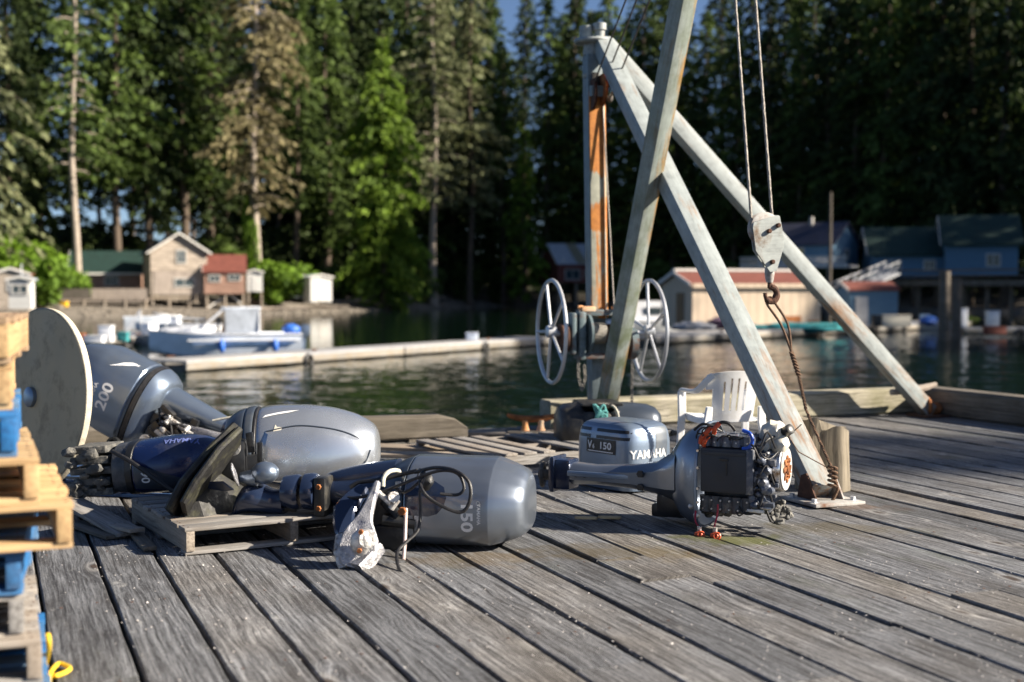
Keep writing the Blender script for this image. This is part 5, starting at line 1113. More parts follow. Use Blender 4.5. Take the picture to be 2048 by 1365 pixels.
# ---------------------------------------------------------------- water, shore, far bank
WZ0 = -1.6
def grid(name, x0, x1, y0, y1, nx, ny, fz, mat, kind='structure', smooth=60):
    bm = bmesh.new(); vs = [[bm.verts.new((x0+(x1-x0)*i/nx, y0+(y1-y0)*j/ny, fz(x0+(x1-x0)*i/nx, y0+(y1-y0)*j/ny))) for i in range(nx+1)] for j in range(ny+1)]
    for j in range(ny):
        for i in range(nx): bm.faces.new((vs[j][i], vs[j][i+1], vs[j+1][i+1], vs[j+1][i]))
    return tag(obj(name, bm, mat, smooth=smooth), kind=kind)
def sea():
    """one sheet out to the horizon; real ripples on the stretch of open water seen from the wharf"""
    xs = [-1500, -600, -200, -90, -45]+[-28+.17*i for i in range(365)]+[45, 70, 110, 250, 700, 1500]
    ys = [-400, -120, -40, -5, 6]; y = 11.0
    while y < 100: ys.append(y); y += .10+.0042*(y-11)
    ys += [110, 130, 170, 260, 500, 1100, 2500]
    def hz(x, y):
        if not (-28.1 < x < 34.2 and 10.9 < y < 101): return WZ0
        c = max(.06, min(1, (80-(y-.9*x))/26)); e = min(1, (x+28)/4, (34-x)/4, (101-y)/6); 
        q = y*1.25+.35*x; p = x*.8-.28*y
        a = NZ.noise(V((p*1.15, q*1.15, 0)))*.026+NZ.noise(V((p*2.6, q*2.9, 7)))*.014+NZ.noise(V((p*.35, q*.4, 3)))*.03
        return WZ0+a*c*max(0, e)
    nx = len(xs); vs = [(x, y, hz(x, y)) for y in ys for x in xs]
    fs = [(j*nx+i, j*nx+i+1, (j+1)*nx+i+1, (j+1)*nx+i) for j in range(len(ys)-1) for i in range(nx-1)]
    me = bpy.data.meshes.new('sea_water'); me.from_pydata(vs, [], fs); me.materials.append(m_water); me.polygons.foreach_set('use_smooth', [True]*len(fs))
    o = bpy.data.objects.new('sea_water', me); COL.objects.link(o); tag(o, kind='structure')
sea()
SH = [(-500, 90), (-120, 105), (-70, 124), (-51, 134), (-36, 150), (-24, 172), (-12, 205), (0, 236), (12, 232), (22, 214), (40, 188), (60, 164), (82, 142), (92, 80), (98, -60), (500, -80)]
def shore(x):
    for (a, b), (c, d) in zip(SH, SH[1:]):
        if a <= x <= c: return b+(d-b)*(x-a)/(c-a)
    return SH[0][1] if x < SH[0][0] else SH[-1][1]
def land(x, y):
    s = y-shore(x)+2.5*NZ.noise(V((x*.06, y*.06, 0)))
    if x > 84: s = min(s, 60)
    if s < 0: z = WZ0-.05-min(3, -s*.08)
    elif s < 30: z = WZ0-.05+s*.055
    elif s < 46: z = WZ0+1.6+(s-30)*.14
    else: z = WZ0+3.84+(s-46)*(.03 if x < 0 else min(.22, .03+.008*x))
    back = y-shore(x)-(75 if x < 5 else 150)
    if back > 0: z -= back*.25
    return max(z, -6)+(.25*NZ.noise(V((x*.15, y*.15, 4))) if s > 0 else 0)
grid('shore_ground', -330, 330, -120, 420, 132, 108, land, m_ground)
def gz(x, y): return land(x, y)
def on(px, Y, dz=0):
    p = at(px, 580, Y); p.z = gz(p.x, p.y)+dz; return p

# floating docks
def float_dock(label, a, b, wd=1.9, top=.42, seg=6):
    a, b = V(a), V(b); a.z = b.z = WZ0; d = b-a; n = max(2, int(d.length/seg)); root = thing('float_dock', label, 'float', mtx=frame(a, d), group='floating docks in the harbour')
    L_ = d.length
    for k in range(n):
        x = L_*(k+.5)/n
        obj('deck_section', MB().box((x, 0, top-.04), (L_/n-.08, wd, .10), bev=.02), m_float, root)
        obj('side_beam', MB().box((x, -wd/2+.06, top-.22), (L_/n-.10, .14, .26), bev=.03), m_floatside, root)
    for k in range(1, n, 2):
        obj('tyre_fender', MB().tor((L_*k/n, -wd/2-.06, top-.30), .22, .075, (0, 1, 0), 20, 8), m_rubber, root); obj('cleat', MB().tube([(L_*k/n+.5, -wd/2+.2, top+.12), (L_*k/n+.9, -wd/2+.2, top+.12)], .035, 6).tube([(L_*k/n+.7, -wd/2+.2, top), (L_*k/n+.7, -wd/2+.2, top+.12)], .03, 6), m_rustd, root)
    obj('flotation', MB().box((L_/2, 0, -.05), (L_-.3, wd-.5, .5)), m_black, root)
    return root
def wp(px, py): return G(px, py, WZ0)
f1 = float_dock('long grey floating dock that runs across the water from the left', wp(318, 747)+V((0, .9, 0)), wp(1070, 691)+V((0, .9, 0)), 2.0)
f2 = float_dock('floating dock in front of the beige shed, under the net heaps', wp(1250, 690)+V((0, 1.5, 0)), wp(1900, 655)+V((0, 1.5, 0)), 4.5, .45)
f3 = float_dock('small float with crates and a white bucket left of the cabin boat', wp(150, 694)+V((0, 1.2, 0)), wp(282, 690)+V((0, 1.2, 0)), 3.0, .5)
f5 = float_dock('wooden float reaching behind the disc to the left shore', wp(215, 742)+V((0, 1.0, 0)), wp(330, 735)+V((0, 1.0, 0)), 1.8, .3)

# boats
def hull(L_, B, D, mat, parent, name='hull', flare=.25):
    secs = []; n = 18
    for i in range(n+1):
        t = i/n; x = L_*(t-.5); w_ = B/2*min(1, (1-max(0, (t-.45)/.55)**2.3)); w_ = max(w_, .02); sh = D*(1+.35*max(0, t-.4)**1.5); kz = .0+.35*D*max(0, (t-.75)/.25)**2
        rp = [(-w_, sh), (-w_*(1-flare*.4), sh*.55), (-w_*(1-flare), kz+.12*D), (0, kz), (w_*(1-flare), kz+.12*D), (w_*(1-flare*.4), sh*.55), (w_, sh), (w_*.86, sh-.02), (w_*.8, sh*.75), (-w_*.8, sh*.75), (-w_*.86, sh-.02)]
        secs.append([V((x, a, b)) for a, b in rp])
    return obj(name, MB().loft(secs), mat, parent, smooth=40)
def boat_root(label, px, py, ang, group='boats in the harbour', cat='boat', name='boat'):
    p = wp(px, py); return thing(name, label, cat, (p.x, p.y, WZ0-.12), ang, group)
b1 = boat_root('pale blue and white cabin boat moored behind the long floating dock', 452, 709, R(180+13), name='cabin_boat')
hull(6.9, 2.4, 1.05, m_hullb, b1)
obj('gunwale', MB().tube([V((6.9*(t-.5), 1.19*min(1, (1-max(0, (t-.45)/.55)**2.3)), 1.05*(1+.35*max(0, t-.4)**1.5)+.02)) for t in [i/16 for i in range(17)]]+[V((6.9*(t-.5), -1.19*min(1, (1-max(0, (t-.45)/.55)**2.3)), 1.05*(1+.35*max(0, t-.4)**1.5)+.02)) for t in [1-i/16 for i in range(1, 17)]], .05, 6), m_hullw, b1)
obj('foredeck', MB().loft([[(.6, -1.05, 1.1), (.6, 1.05, 1.1), (.6, .8, 1.55), (.6, -.8, 1.55)], [(1.6, -.85, 1.12), (1.6, .85, 1.12), (1.6, .65, 1.48), (1.6, -.65, 1.48)], [(2.9, -.3, 1.25), (2.9, .3, 1.25), (2.9, .2, 1.35), (2.9, -.2, 1.35)]]), m_hullw, b1)
obj('windscreen', MB().loft([[(.9, -.85, 1.5), (.9, .85, 1.5), (.85, .85, 1.53), (.85, -.85, 1.53)], [(.1, -.75, 2.2), (.1, .75, 2.2), (.05, .75, 2.22), (.05, -.75, 2.22)]]), m_pane, b1)
for s in (-1, 1): obj('windscreen_frame', MB().tube([(1.0, s*.87, 1.45), (.1, s*.8, 2.22), (-1.5, s*.85, 2.3), (-1.5, s*.95, 1.1)], .05, 6), m_hullw, b1)
obj('canopy_top', MB().box((-.7, 0, 2.27), (1.8, 1.75, .08), bev=.03), m_hullb, b1)
for s in (-1, 1): obj('canopy_side', MB().box((-.75, s*.88, 1.7), (1.55, .02, 1.1)), m_clear, b1)
obj('canopy_back', MB().box((-1.53, 0, 1.7), (.02, 1.7, 1.1)), m_clear, b1)
obj('cabin_pole', MB().tube([(-1.0, -.95, 1.1), (-.75, -.95, 2.35)], .06, 6), m_hullw, b1)
obj('motor_cover', MB().blob((-3.0, .1, 1.25), .35, 3, (1.2, 1.0, .8), .15), m_bluep, b1)
mb = MB()
for s in (-1, 1):
    mb.tube(cat_rom([(.9, s*1.0, 1.75), (1.8, s*.85, 1.8), (2.7, s*.5, 1.95), (3.3, s*.05, 2.05)], 4), .03, 6)
    for x, y, z in ((1.3, .93, 1.77), (2.0, .78, 1.82), (2.7, .5, 1.95)): mb.tube([(x, s*y, z), (x, s*y, 1.2)], .025, 5)
obj('bow_rail', mb, m_alum, b1)
obj('outboard', MB().box((-3.65, 0, 1.2), (.45, .4, .6), bev=.1).box((-3.6, 0, .5), (.18, .18, 1.0), bev=.03), m_slate, b1)
for x in (-2.2, .2): obj('fender', MB().blob((x, 1.30, .55), .16, 2, (1, 1, 2.0)), m_bluep, b1)
obj('side_stripe', MB().box((-.8, 1.16, .68), (4.6, .03, .05)), m_canvas, b1)
obj('rub_rail', MB().box((-.8, 1.19, .82), (5, .05, .07)).box((-.8, -1.19, .82), (5, .05, .07)), m_hullw, b1)
def skiff(label, px, py, ang, L_=5, mat=None, B=1.8, D=.7, extra=True):
    b = boat_root(label, px, py, ang, name='skiff'); hull(L_, B, D, mat or m_alum, b)
    for x in (-.8, .5): obj('thwart', MB().box((x, 0, D*.8), (.3, B*.86, .05)), m_hullw, b)
    if extra:
        obj('outboard', MB().box((-L_/2-.15, 0, D+.25), (.35, .32, .5), bev=.08).box((-L_/2-.1, 0, D-.2), (.15, .15, .8), bev=.03), m_black, b)
        obj('console', MB().box((.0, 0, D+.25), (.6, .7, .7), bev=.06), m_hullw, b)
    return b
skiff('white open skiff moored behind the cabin boat, nearest the beach', 352, 664, R(170), 6.2, m_hullw)
skiff('aluminium skiff with a dark outboard between the float and the cabin boat', 300, 690, R(150), 5)
skiff('small pale skiff drawn up on the beach below the green-roofed house', 300, 646, R(20), 4.5, m_hullb, extra=False)
b3 = boat_root('white cabin boat lying left of the beige floating shed', 1305, 662, R(8), name='cabin_boat'); hull(6.5, 2.3, .9, m_hullw, b3); obj('cabin', MB().loft([[(-1.6, -.95, .8), (1.9, -.95, .8), (1.9, .95, .8), (-1.6, .95, .8)], [(-1.4, -.85, 2.3), (.9, -.8, 2.3), (.9, .8, 2.3), (-1.4, .85, 2.3)]]), m_hullw, b3, smooth=20); obj('window', MB().box((-.2, -.93, 1.6), (1.2, .06, .5)), m_pane, b3)
skiff('dark low skiff among the clutter at the end of the right float', 1850, 660, R(5), 6, m_alum)
lg_ = skiff('pale skiff beached below the tall bright conifer', 890, 611, R(-15), 7, m_hullw, 1.7, .8, False)
lg_.location.z += .2

# clutter on the floats
def lump(name, label, px, Y, z, mat, size, cat, seed=0, amp=.35, group=None):
    p = at(px, 600, Y); mb = MB(); mb.blob((0, 0, 0), 1, 3, size, amp, 2.2, seed=seed)
    o = obj(name, mb, mat, None, M.Translation((p.x, p.y, WZ0+z))); return tag(o, label, cat, group)
def crate(label, px, Y, z, mat, size, name='tote', cat='tote', rz=0):
    p = at(px, 600, Y); root = thing(name, label, cat, (p.x, p.y, WZ0+z), rz)
    obj('bin', MB().box((0, 0, size[2]/2), size, bev=.04), mat, root); obj('lid', MB().box((0, 0, size[2]+.03), (size[0]+.06, size[1]+.06, .06), bev=.02), mat, root); return root
lump('tarpaulin', 'grey tarpaulin heap on the float before the beige shed wall', 1510, 88, 1.0, m_tarp, (1.7, 1, .75), 'tarpaulin', 1)
lump('net_heap', 'dark purple net heap left of the grey tarpaulin', 1440, 86, .8, m_purple, (2.0, 1, .55), 'net heap', 2)
lump('net_heap', 'teal net heap lying along the water edge of the right float', 1600, 84, .55, m_teal, (3.2, .8, .35), 'net heap', 3)
lump('net_heap', 'low grey-blue net heap beside the beige shed corner', 1385, 84, .6, m_tarp, (1.3, .7, .35), 'net heap', 6)
lump('tarpaulin', 'crumpled blue tarpaulin right of the blue shed', 1858, 92, .8, m_bluep, (.6, .5, .35), 'tarpaulin', 4)
crate('grey-green tote beside the blue shed door', 1790, 90, .45, m_cream, (2.0, 1, .75)); crate('black tote left of the grey-green one', 1755, 90, .45, m_black, (.7, .8, .75))
crate('white drum-like tote standing on the small left float', 212, 62, .5, m_hullw, (.6, .6, .75), 'bucket', 'bucket'); crate('orange tote at the left end of the small float', 160, 62, .45, m_tote, (.6, .6, .4))
crate('green tote between bucket and boats on the small float', 245, 63, .5, m_teal, (.5, .5, .4)); crate('low white box near the small float edge', 188, 61, .5, m_hullw, (.9, .6, .3), 'box', 'box')
crate('blue box standing at mid-length of the long floating dock', 944, 66, .42, m_hullb, (.6, .5, .35), 'box', 'box')
p = wp(262, 690); mb = MB(); mb.bar((p.x-.7, p.y+1.2, WZ0+.5), (p.x+.2, p.y+1.2, WZ0+1.9), .08, .08); mb.bar((p.x+.3, p.y+1.2, WZ0+.5), (p.x+.15, p.y+1.2, WZ0+1.9), .08, .08)
tag(obj('davit', mb, m_hullw), 'white slanted davit frame on the small left float', 'davit')

# houses
def gable(root, W, L_, H, RH, wallm, roofm, over=.35, z0=0, gable_y=True, wall_name='wall', chimney=False):
    """ridge along local Y when gable_y, else along X; footprint centred"""
    X, Y = (W, L_) if gable_y else (L_, W); a, b = W/2, L_/2
    def P(u, v, z): return V((u, v, z)) if gable_y else V((v, -u, z))
    mb = MB(); q = [P(-a, -b, z0), P(a, -b, z0), P(a, -b, z0+H), P(0, -b, z0+H+RH), P(-a, -b, z0+H), P(-a, b, z0), P(a, b, z0), P(a, b, z0+H), P(0, b, z0+H+RH), P(-a, b, z0+H)]
    mb.raw(q, [(0, 1, 2, 3, 4), (9, 8, 7, 6, 5), (0, 4, 9, 5), (1, 6, 7, 2), (0, 5, 6, 1)])
    wl_ = obj(wall_name, mb, wallm, root, smooth=0)
    k = over; sl_ = RH/a; mb = MB()
    for s in (-1, 1):
        mb.raw([P(0, -b-k, z0+H+RH+.16), P(s*(a+k), -b-k, z0+H-k*sl_+.16), P(s*(a+k), b+k, z0+H-k*sl_+.16), P(0, b+k, z0+H+RH+.16), P(0, -b-k, z0+H+RH+.02), P(s*(a+k), -b-k, z0+H-k*sl_+.02), P(s*(a+k), b+k, z0+H-k*sl_+.02), P(0, b+k, z0+H+RH+.02)], [(0, 1, 2, 3), (7, 6, 5, 4), (0, 4, 5, 1), (1, 5, 6, 2), (2, 6, 7, 3)])
    rf = obj('roof', mb, roofm, root, smooth=0)
    mb = MB()
    for s in (-1, 1):
        mb.bar(P(0, -b-k-.03, z0+H+RH+.06), P(s*(a+k), -b-k-.03, z0+H-k*sl_+.06), .06, .22, P(0, 0, 1)); 
    obj('barge_board', mb, m_trimw, rf, smooth=0)
    if chimney: obj('chimney', MB().box(P(.3, .5, z0+H+RH+.3), (.4, .4, 1.0)), m_plates, rf, smooth=0)
    return wl_
def win(root, c, w_, h, n='y', mat=None, frame_m=None, dvd=True):
    """window on the wall facing -Y (n='y'), +X ('x') or -X ('-x')"""
    rz = {'y': 0, 'x': R(90), '-x': R(-90)}[n]; m = M.Translation(V(c)) @ M.Rotation(rz, 4, 'Z')
    f = MB()
    for bx in (((0, -.03, h/2+.05), (w_+.2, .09, .1)), ((0, -.03, -h/2-.05), (w_+.2, .09, .1)), ((-w_/2-.05, -.03, 0), (.1, .09, h)), ((w_/2+.05, -.03, 0), (.1, .09, h))): f.box(bx[0], bx[1])
    if dvd: f.box((0, -.025, 0), (.06, .06, h))
    o = obj('window', f, frame_m or m_trimw, root, m, 0); obj('pane', MB().box((0, -.005, 0), (w_, .04, h)), mat or m_pane, o, smooth=0)
def posts(root, pts, z0, z1, r_=.16):
    for x, y in pts: obj('piling', MB().tube([(x, y, z0), (x, y, z1)], r_, 8), m_board, root)
def sc_(d): return d/FPX
# main gabled house on stilts
D1 = 160; s1 = sc_(D1); c = at(352, 590, D1)
H1 = thing('stilt_house', 'tall weathered gabled wooden house on stilts above the left beach', 'house', (c.x-1.2, c.y+4.0, c.z), R(22), 'houses along the shore')
gable(H1, 6.8, 8.5, 5.3, 2.2, m_shingle, m_rdark, .5)
obj('lower_boards', MB().box((0.1, -4.28, 1.45), (6.3, .08, 2.9)), m_vboard, H1, smooth=0); obj('jetty_beam', MB().box((0, -4.30, 2.98), (6.9, .14, .18)), m_shingle, H1, smooth=0)
win(H1, (.3, -4.3, 4.7), 1.0, 1.5); win(H1, (.6, -4.36, 1.5), 2.2, .9)
for x in (-3.2, -1.2, 1.2, 3.2):
    for y in (-4.0, 0, 4.0): posts(H1, [(x, y)], -3.2, 0)
obj('cross_beam', MB().box((0, -4.15, -.35), (6.9, .2, .3)).box((-.6, -4.15, -1.6), (3.0, .12, .15)), m_board, H1, smooth=0)
obj('stair_rail', MB().bar((3.4, -4.8, -1.6), (6.0, -4.8, .1), .12, .2).bar((6.0, -4.8, .1), (8.6, -4.8, -2.0), .12, .2), m_trimw, H1, smooth=0)
c = at(438, 588, D1+1)
H2 = thing('lean_to_house', 'rose-brown red-roofed house joined to the right of the tall gabled one', 'house', (c.x+.2, c.y+2.4, c.z), R(12), 'houses along the shore')
gable(H2, 5.4, 4.9, 2.75, 2.0, m_pink, m_rred, .25, gable_y=False); win(H2, (-1.2, -2.73, 1.9), 1.2, .7); win(H2, (1.2, -2.73, 2.0), 1.3, .6)
for x in (-2.2, 0, 2.2): posts(H2, [(x, -2.4), (x, 2.2)], -3.2, 0)
c = at(195, 590, D1+8)
H3 = thing('green_roofed_house', 'low house with a dark green roof left of the tall gabled one', 'house', (c.x+.5, c.y+3, c.z+.4), R(14), 'houses along the shore')
gable(H3, 7.5, 8.5, 2.6, 2.6, m_pink, m_rgreen, .5, gable_y=False); win(H3, (.6, -3.78, 1.4), 1.6, 1.1); win(H3, (-4.28, 0, 1.4), 1.4, 1.0, '-x')
obj('eaves_board', MB().box((.3, -4.2, 2.3), (8.6, .12, .25)), m_trimw, H3, smooth=0)
for x in (-3.5, 0, 3.5): posts(H3, [(x, -3.4), (x, 3.4)], -3.6, 0)
c = at(190, 600, D1-3)
HD = thing('stilt_deck', 'railed wooden deck on stilts in front of the green-roofed house', 'deck', (c.x, c.y, c.z), R(10), 'decks along the shore')
obj('floor', MB().box((0, 1.5, 0), (12.5, 5, .25)), m_vboard, HD, smooth=0)
for x0, x1, mt in ((-6.2, -.4, m_timberd), (-.3, 6.2, m_vboard)): obj('railing', MB().box(((x0+x1)/2, -1.0, .75), (x1-x0, .1, 1.2)), mt, HD, smooth=0)
posts(HD, [(x, -.9) for x in (-6, -3.6, -1.2, 1.2, 3.6, 6)], -2.6, 0, .17)
obj('brace_beam', MB().box((1.5, -.9, -1.1), (7.5, .12, .18)).box((1.5, -.9, -.35), (9, .12, .2)), m_board, HD, smooth=0)
obj('slant_post', MB().bar((-6.5, -1, .6), (-5.9, -1, -2.6), .15, .15), m_board, HD, smooth=0)
crate('round white satellite-like drum on the stilt deck railing', 150, D1-2, 3.4, m_hullw, (.8, .5, .7), 'drum', 'drum'); crate('yellow float ball under the stilt deck', 128, D1-8, .9, m_yel, (.8, .8, .7), 'float_ball', 'float')
def shed(label, px, py, Y, W, L_, H, RH, wm, rm, rz, gy=True, zoff=0, name='shed', cat='shed', group='sheds along the shore', **k):
    c = at(px, py, Y); t = thing(name, label, cat, (c.x, c.y+L_/2*.8, c.z+zoff), rz, group); gable(t, W, L_, H, RH, wm, rm, .2, gable_y=gy, **k); return t
s = shed('narrow white upright shed right of the red-roofed house', 506, 584, 162, 1.9, 2.2, 2.4, .25, m_wwhite, m_rgrey, R(14)); posts(s, [(-.8, -1), (.8, -1), (.8, 1)], -3, 0, .12)
obj('door', MB().box((0, -1.13, 1.0), (.8, .06, 1.9)), m_wwhite, s, smooth=0)
s = shed('small pale beach shed with a slanted front, right of the bright shrubs', 633, 604, 172, 3.0, 2.6, 3.2, .3, m_wwhite, m_rgrey, R(30)); obj('door', MB().box((.3, -1.33, 1.1), (1.2, .06, 2.1)), m_trimw, s, smooth=0)
s = shed('dark shed under trees behind the pale beach shed', 590, 596, 182, 4.5, 4, 2.4, 1.2, m_rdark, m_rgrey, R(10))
s = shed('small shack with a pale boat-cabin front at the far left edge', 15, 620, 118, 3.2, 3, 3.2, .5, m_shingle, m_rred, R(15)); win(s, (0.3, -1.5, 2.2), 1.0, .9); posts(s, [(-1.4, -1.4), (1.4, -1.4)], -2.5, 0, .12)
s = shed('pale wheelhouse-like hut in front of the far-left shack', 38, 618, 104, 1.7, 1.6, 2.3, .2, m_wwhite, m_rgrey, R(10), name='hut', cat='hut'); win(s, (0, -.82, 1.55), 1.1, .6); obj('mast', MB().tube([(0, 0, 2.4), (0, 0, 3.6)], .04, 6), m_hullw, s)
s = shed('dark red cabin with two pale roof sheets, deep in shade behind the mast', 1135, 566, 222, 9, 7, 3.2, 3.4, m_wred, m_rgrey, R(20), False, name='cabin', cat='cabin', group='houses along the shore'); win(s, (-.8, -4.52, 1.4), 2.6, 1.6, mat=m_pane); win(s, (2.4, -4.52, 1.5), 1.8, 1.1); posts(s, [(x, y) for x in (-3.2, 0, 3.2) for y in (-4.3, 4)], -4, 0, .2)
obj('moss_strip', MB().raw([(0.2, -5.0, 2.9), (2.0, -5.0, 2.9), (1.2, .0, 6.75), (-.6, .0, 6.75)], [(0, 1, 2, 3)]) and MB().box((0.6, -2.4, 5.05), (1.7, .0, .0)) if False else MB().loft([[(.0, -4.75, 3.25), (1.9, -4.75, 3.25), (1.9, -4.72, 3.3), (.0, -4.72, 3.3)], [(-.3, -.1, 6.8), (1.5, -.1, 6.8), (1.5, -.07, 6.86), (-.3, -.07, 6.86)]]), m_timber, s, smooth=0)
# floating sheds on the right
c = wp(1500, 672)
FS = thing('floating_shed', 'long beige corrugated shed with a red roof on the float', 'shed', (c.x, c.y+3.8, WZ0+.45), R(17), 'floating sheds')
gable(FS, 5.0, 9.4, 2.9, .75, m_beige, m_rred, .25, gable_y=False)
win(FS, (-1.9, -2.53, 1.7), .5, .5, dvd=False); obj('eaves_board', MB().box((0, -2.72, 2.82), (9.6, .08, .28)), m_beige, FS, smooth=0); obj('ridge_cap', MB().box((0, 0, 3.88), (9.9, .5, .16)), m_trimw, FS, smooth=0); obj('rust_patch', MB().box((2.6, -2.515, .45), (1.3, .02, .7)).box((4.2, -2.515, .3), (.8, .02, .4)), m_rust, FS, smooth=0)
obj('door', MB().box((-4.72, -.6, 1.2), (.05, 1.2, 2.3)), m_black, FS, smooth=0)
c = wp(1748, 664)
BS = thing('floating_shed', 'small blue shed with a rusty red roof near the gangway foot', 'shed', (c.x, c.y+2.2, WZ0+.45), R(4), 'floating sheds')
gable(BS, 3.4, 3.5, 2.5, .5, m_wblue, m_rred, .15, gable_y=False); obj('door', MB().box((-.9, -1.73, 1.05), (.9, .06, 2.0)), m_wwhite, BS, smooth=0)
# gangway truss down to the float
ga, gb_ = at(1640, 612, 98), at(1786, 548, 116)
GW = thing('gangway', 'pale metal truss gangway slanting from the right bank down to the float', 'gangway', mtx=frame(ga, gb_-ga)); Lg = (gb_-ga).length
for y in (-.6, .6):
    mb = MB(); mb.bar((0, y, 0), (Lg, y, 0), .08, .12); mb.bar((0, y, 1.1), (Lg, y, 1.1), .06, .08); n = 9
    for k in range(n): mb.bar((Lg*k/n, y, 0), (Lg*(k+1)/n, y, 1.1), .05, .05); mb.bar((Lg*k/n, y, 0), (Lg*k/n, y, 1.1), .05, .05)
    obj('truss_side', mb, m_alum, GW, smooth=0)
obj('walkway', MB().box((Lg/2, 0, .05), (Lg, 1.1, .05)), m_alum, GW, smooth=0)
# right bank: blue house, green-roofed hall, wharf
c = at(1650, 520, 150)
BH = thing('blue_house', 'pale blue house with a slate gable roof and white deck, shaded on the right bank', 'house', (c.x-1.0, c.y+4, c.z-.7), R(-40), 'houses along the shore')
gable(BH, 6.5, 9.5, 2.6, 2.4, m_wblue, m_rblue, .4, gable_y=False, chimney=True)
for x in (-3.0, -1.0, .6): win(BH, (x, -3.28, 1.4), .9, 1.2, mat=m_ywin)
win(BH, (4.78, 0, 1.4), 1.1, 1.0, 'x')
obj('deck', MB().box((1.0, -4.6, -.15), (13.5, 2.8, .25)), m_wwhite, BH, smooth=0); 
mb = MB(); mb.box((1.0, -6.0, 1.0), (13.5, .1, .1)).box((1.0, -6.0, .1), (13.5, .1, .1))
for k in range(46): mb.box((-5.7+13.5*k/46+.1, -6.0, .55), (.10, .05, .9))
obj('railing', mb, m_trimw, BH, smooth=0); posts(BH, [(x, -5.8) for x in (-5, -1.5, 2, 5.5)]+[(4, 3)], -6, -.2, .2)
obj('stair', MB().bar((-.5, -6.3, -.2), (-3.0, -6.6, -3.6), 1.0, .15), m_wwhite, BH, smooth=0)
c = at(1862, 532, 146)
GH = thing('green_hall', 'wide pale building with a dark green roof, shaded on the far right bank', 'building', (c.x, c.y+4.5, c.z-1.3), R(-8), 'houses along the shore')
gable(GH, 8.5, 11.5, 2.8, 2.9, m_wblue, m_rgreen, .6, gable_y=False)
for x in (-3.2, 0.5, 3.2): win(GH, (x, -4.28, 1.4), 1.1, .9)
c = at(1985, 526, 142)
GH2 = thing('green_hall', 'taller green-roofed wing with a pale gable at the far right', 'building', (c.x, c.y+4.5, c.z-1.3), R(-14), 'houses along the shore')
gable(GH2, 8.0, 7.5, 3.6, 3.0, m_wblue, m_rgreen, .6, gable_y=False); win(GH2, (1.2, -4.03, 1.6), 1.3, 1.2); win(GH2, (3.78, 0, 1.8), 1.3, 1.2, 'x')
WF = thing('piled_wharf', 'dark timber wharf on pilings along the far right bank', 'wharf', (0, 0, 0), 0)
q0, q1 = at(1795, 566, 118), at(2180, 566, 104)
obj('wharf_deck', MB().bar(q0+V((0, 3, 0)), q1+V((0, 3, 0)), 6, .5), m_timberd, WF, smooth=0)
for k in range(9):
    p = q0.lerp(q1, k/8); obj('piling', MB().tube([V((p.x, p.y, WZ0-3)), V((p.x, p.y, p.z))], .22, 8), m_pile, WF)
obj('rail', MB().bar(q0+V((0, 0, 1.1)), q1+V((0, 0, 1.1)), .12, .15).bar(q0+V((0, 0, .6)), q1+V((0, 0, .6)), .08, .12), m_timberd, WF, smooth=0)
for px, py, Y, h, r_, lab in ((1888, 678, 78, 4.1, .36, 'thick dark mooring piling in front of the right wharf, left of a pair'), (1912, 676, 80, 3.7, .32, 'thick dark mooring piling in front of the right wharf, right of a pair')):
    p = at(px, py, Y); tag(obj('mooring_piling', MB().tube([(p.x, p.y, WZ0-3), (p.x, p.y, WZ0+h)], [r_*1.05, r_*.9], 14), m_pile), lab, 'piling', 'mooring pilings')
p = at(1660, 540, 138); tag(obj('utility_pole', MB().tube([(p.x, p.y, gz(p.x, p.y)-.5), (p.x, p.y, p.z+8.2)], [.2, .14], 10), m_pile), 'thin dark utility pole in front of the blue house', 'pole')
crate('white box on the far right float', 1925, 88, .5, m_hullw, (.6, .5, 1.2), 'box', 'box'); crate('pale grey drum at the right edge by the wharf', 1985, 90, .5, m_alum, (.8, .7, 1.0), 'drum', 'drum'); crate('red-trimmed box at the far right water edge', 1990, 82, .2, m_rred, (1.3, .6, .4), 'box', 'box')
fl = float_dock('low dark float under the far right wharf', wp(1925, 668)+V((0, 1, 0)), wp(2150, 668)+V((0, 1, 0)), 2.5, .4)
# driftwood logs on the beach
r = random.Random(3)
for k, (px, Y, L_, a) in enumerate(((700, 190, 9, 5), (770, 205, 11, -4), (560, 166, 7, 8), (840, 222, 9, 10), (640, 178, 8, -8))):
    p = on(px, Y, .3); d = V((math.cos(R(a)), math.sin(R(a)), .02))*L_/2
    mb = MB(); mb.tube(cat_rom([p-d, p-d*.3+V((0, .2, .05)), p+d*.4, p+d], 4), [.28-.012*i for i in range(13)], 8); tag(obj('driftwood_log', mb, m_barkp), ['bleached driftwood log lying at the water edge left of the beached skiff', 'longest bleached log lying below the bright conifer', 'short bleached log on the beach right of the white upright shed', 'bleached log just left of the beached skiff bow', 'bleached log in front of the pale beach shed'][k], 'log', 'driftwood logs on the beach')

mb = MB(); r = random.Random(14)
for k in range(900):
    px = r.uniform(-60, 1100); Y0 = shore(at(px, 580, 180).x*1.0)+r.uniform(-1, 26); p = on(px, Y0)
    if p.z < WZ0-.2: continue
    q = r.uniform(.1, .32)*(2 if r.random() < .06 else 1); mb.blob(p, q, 1, (1.3, 1, .7), .5, 2, seed=k)
tag(obj('beach_stones', mb, plain('beach_stone', (.17, .15, .125), .95, 0, .5, 1.5, .5), smooth=0), 'loose stones scattered over the tidal beach', 'stones', kind='stuff')
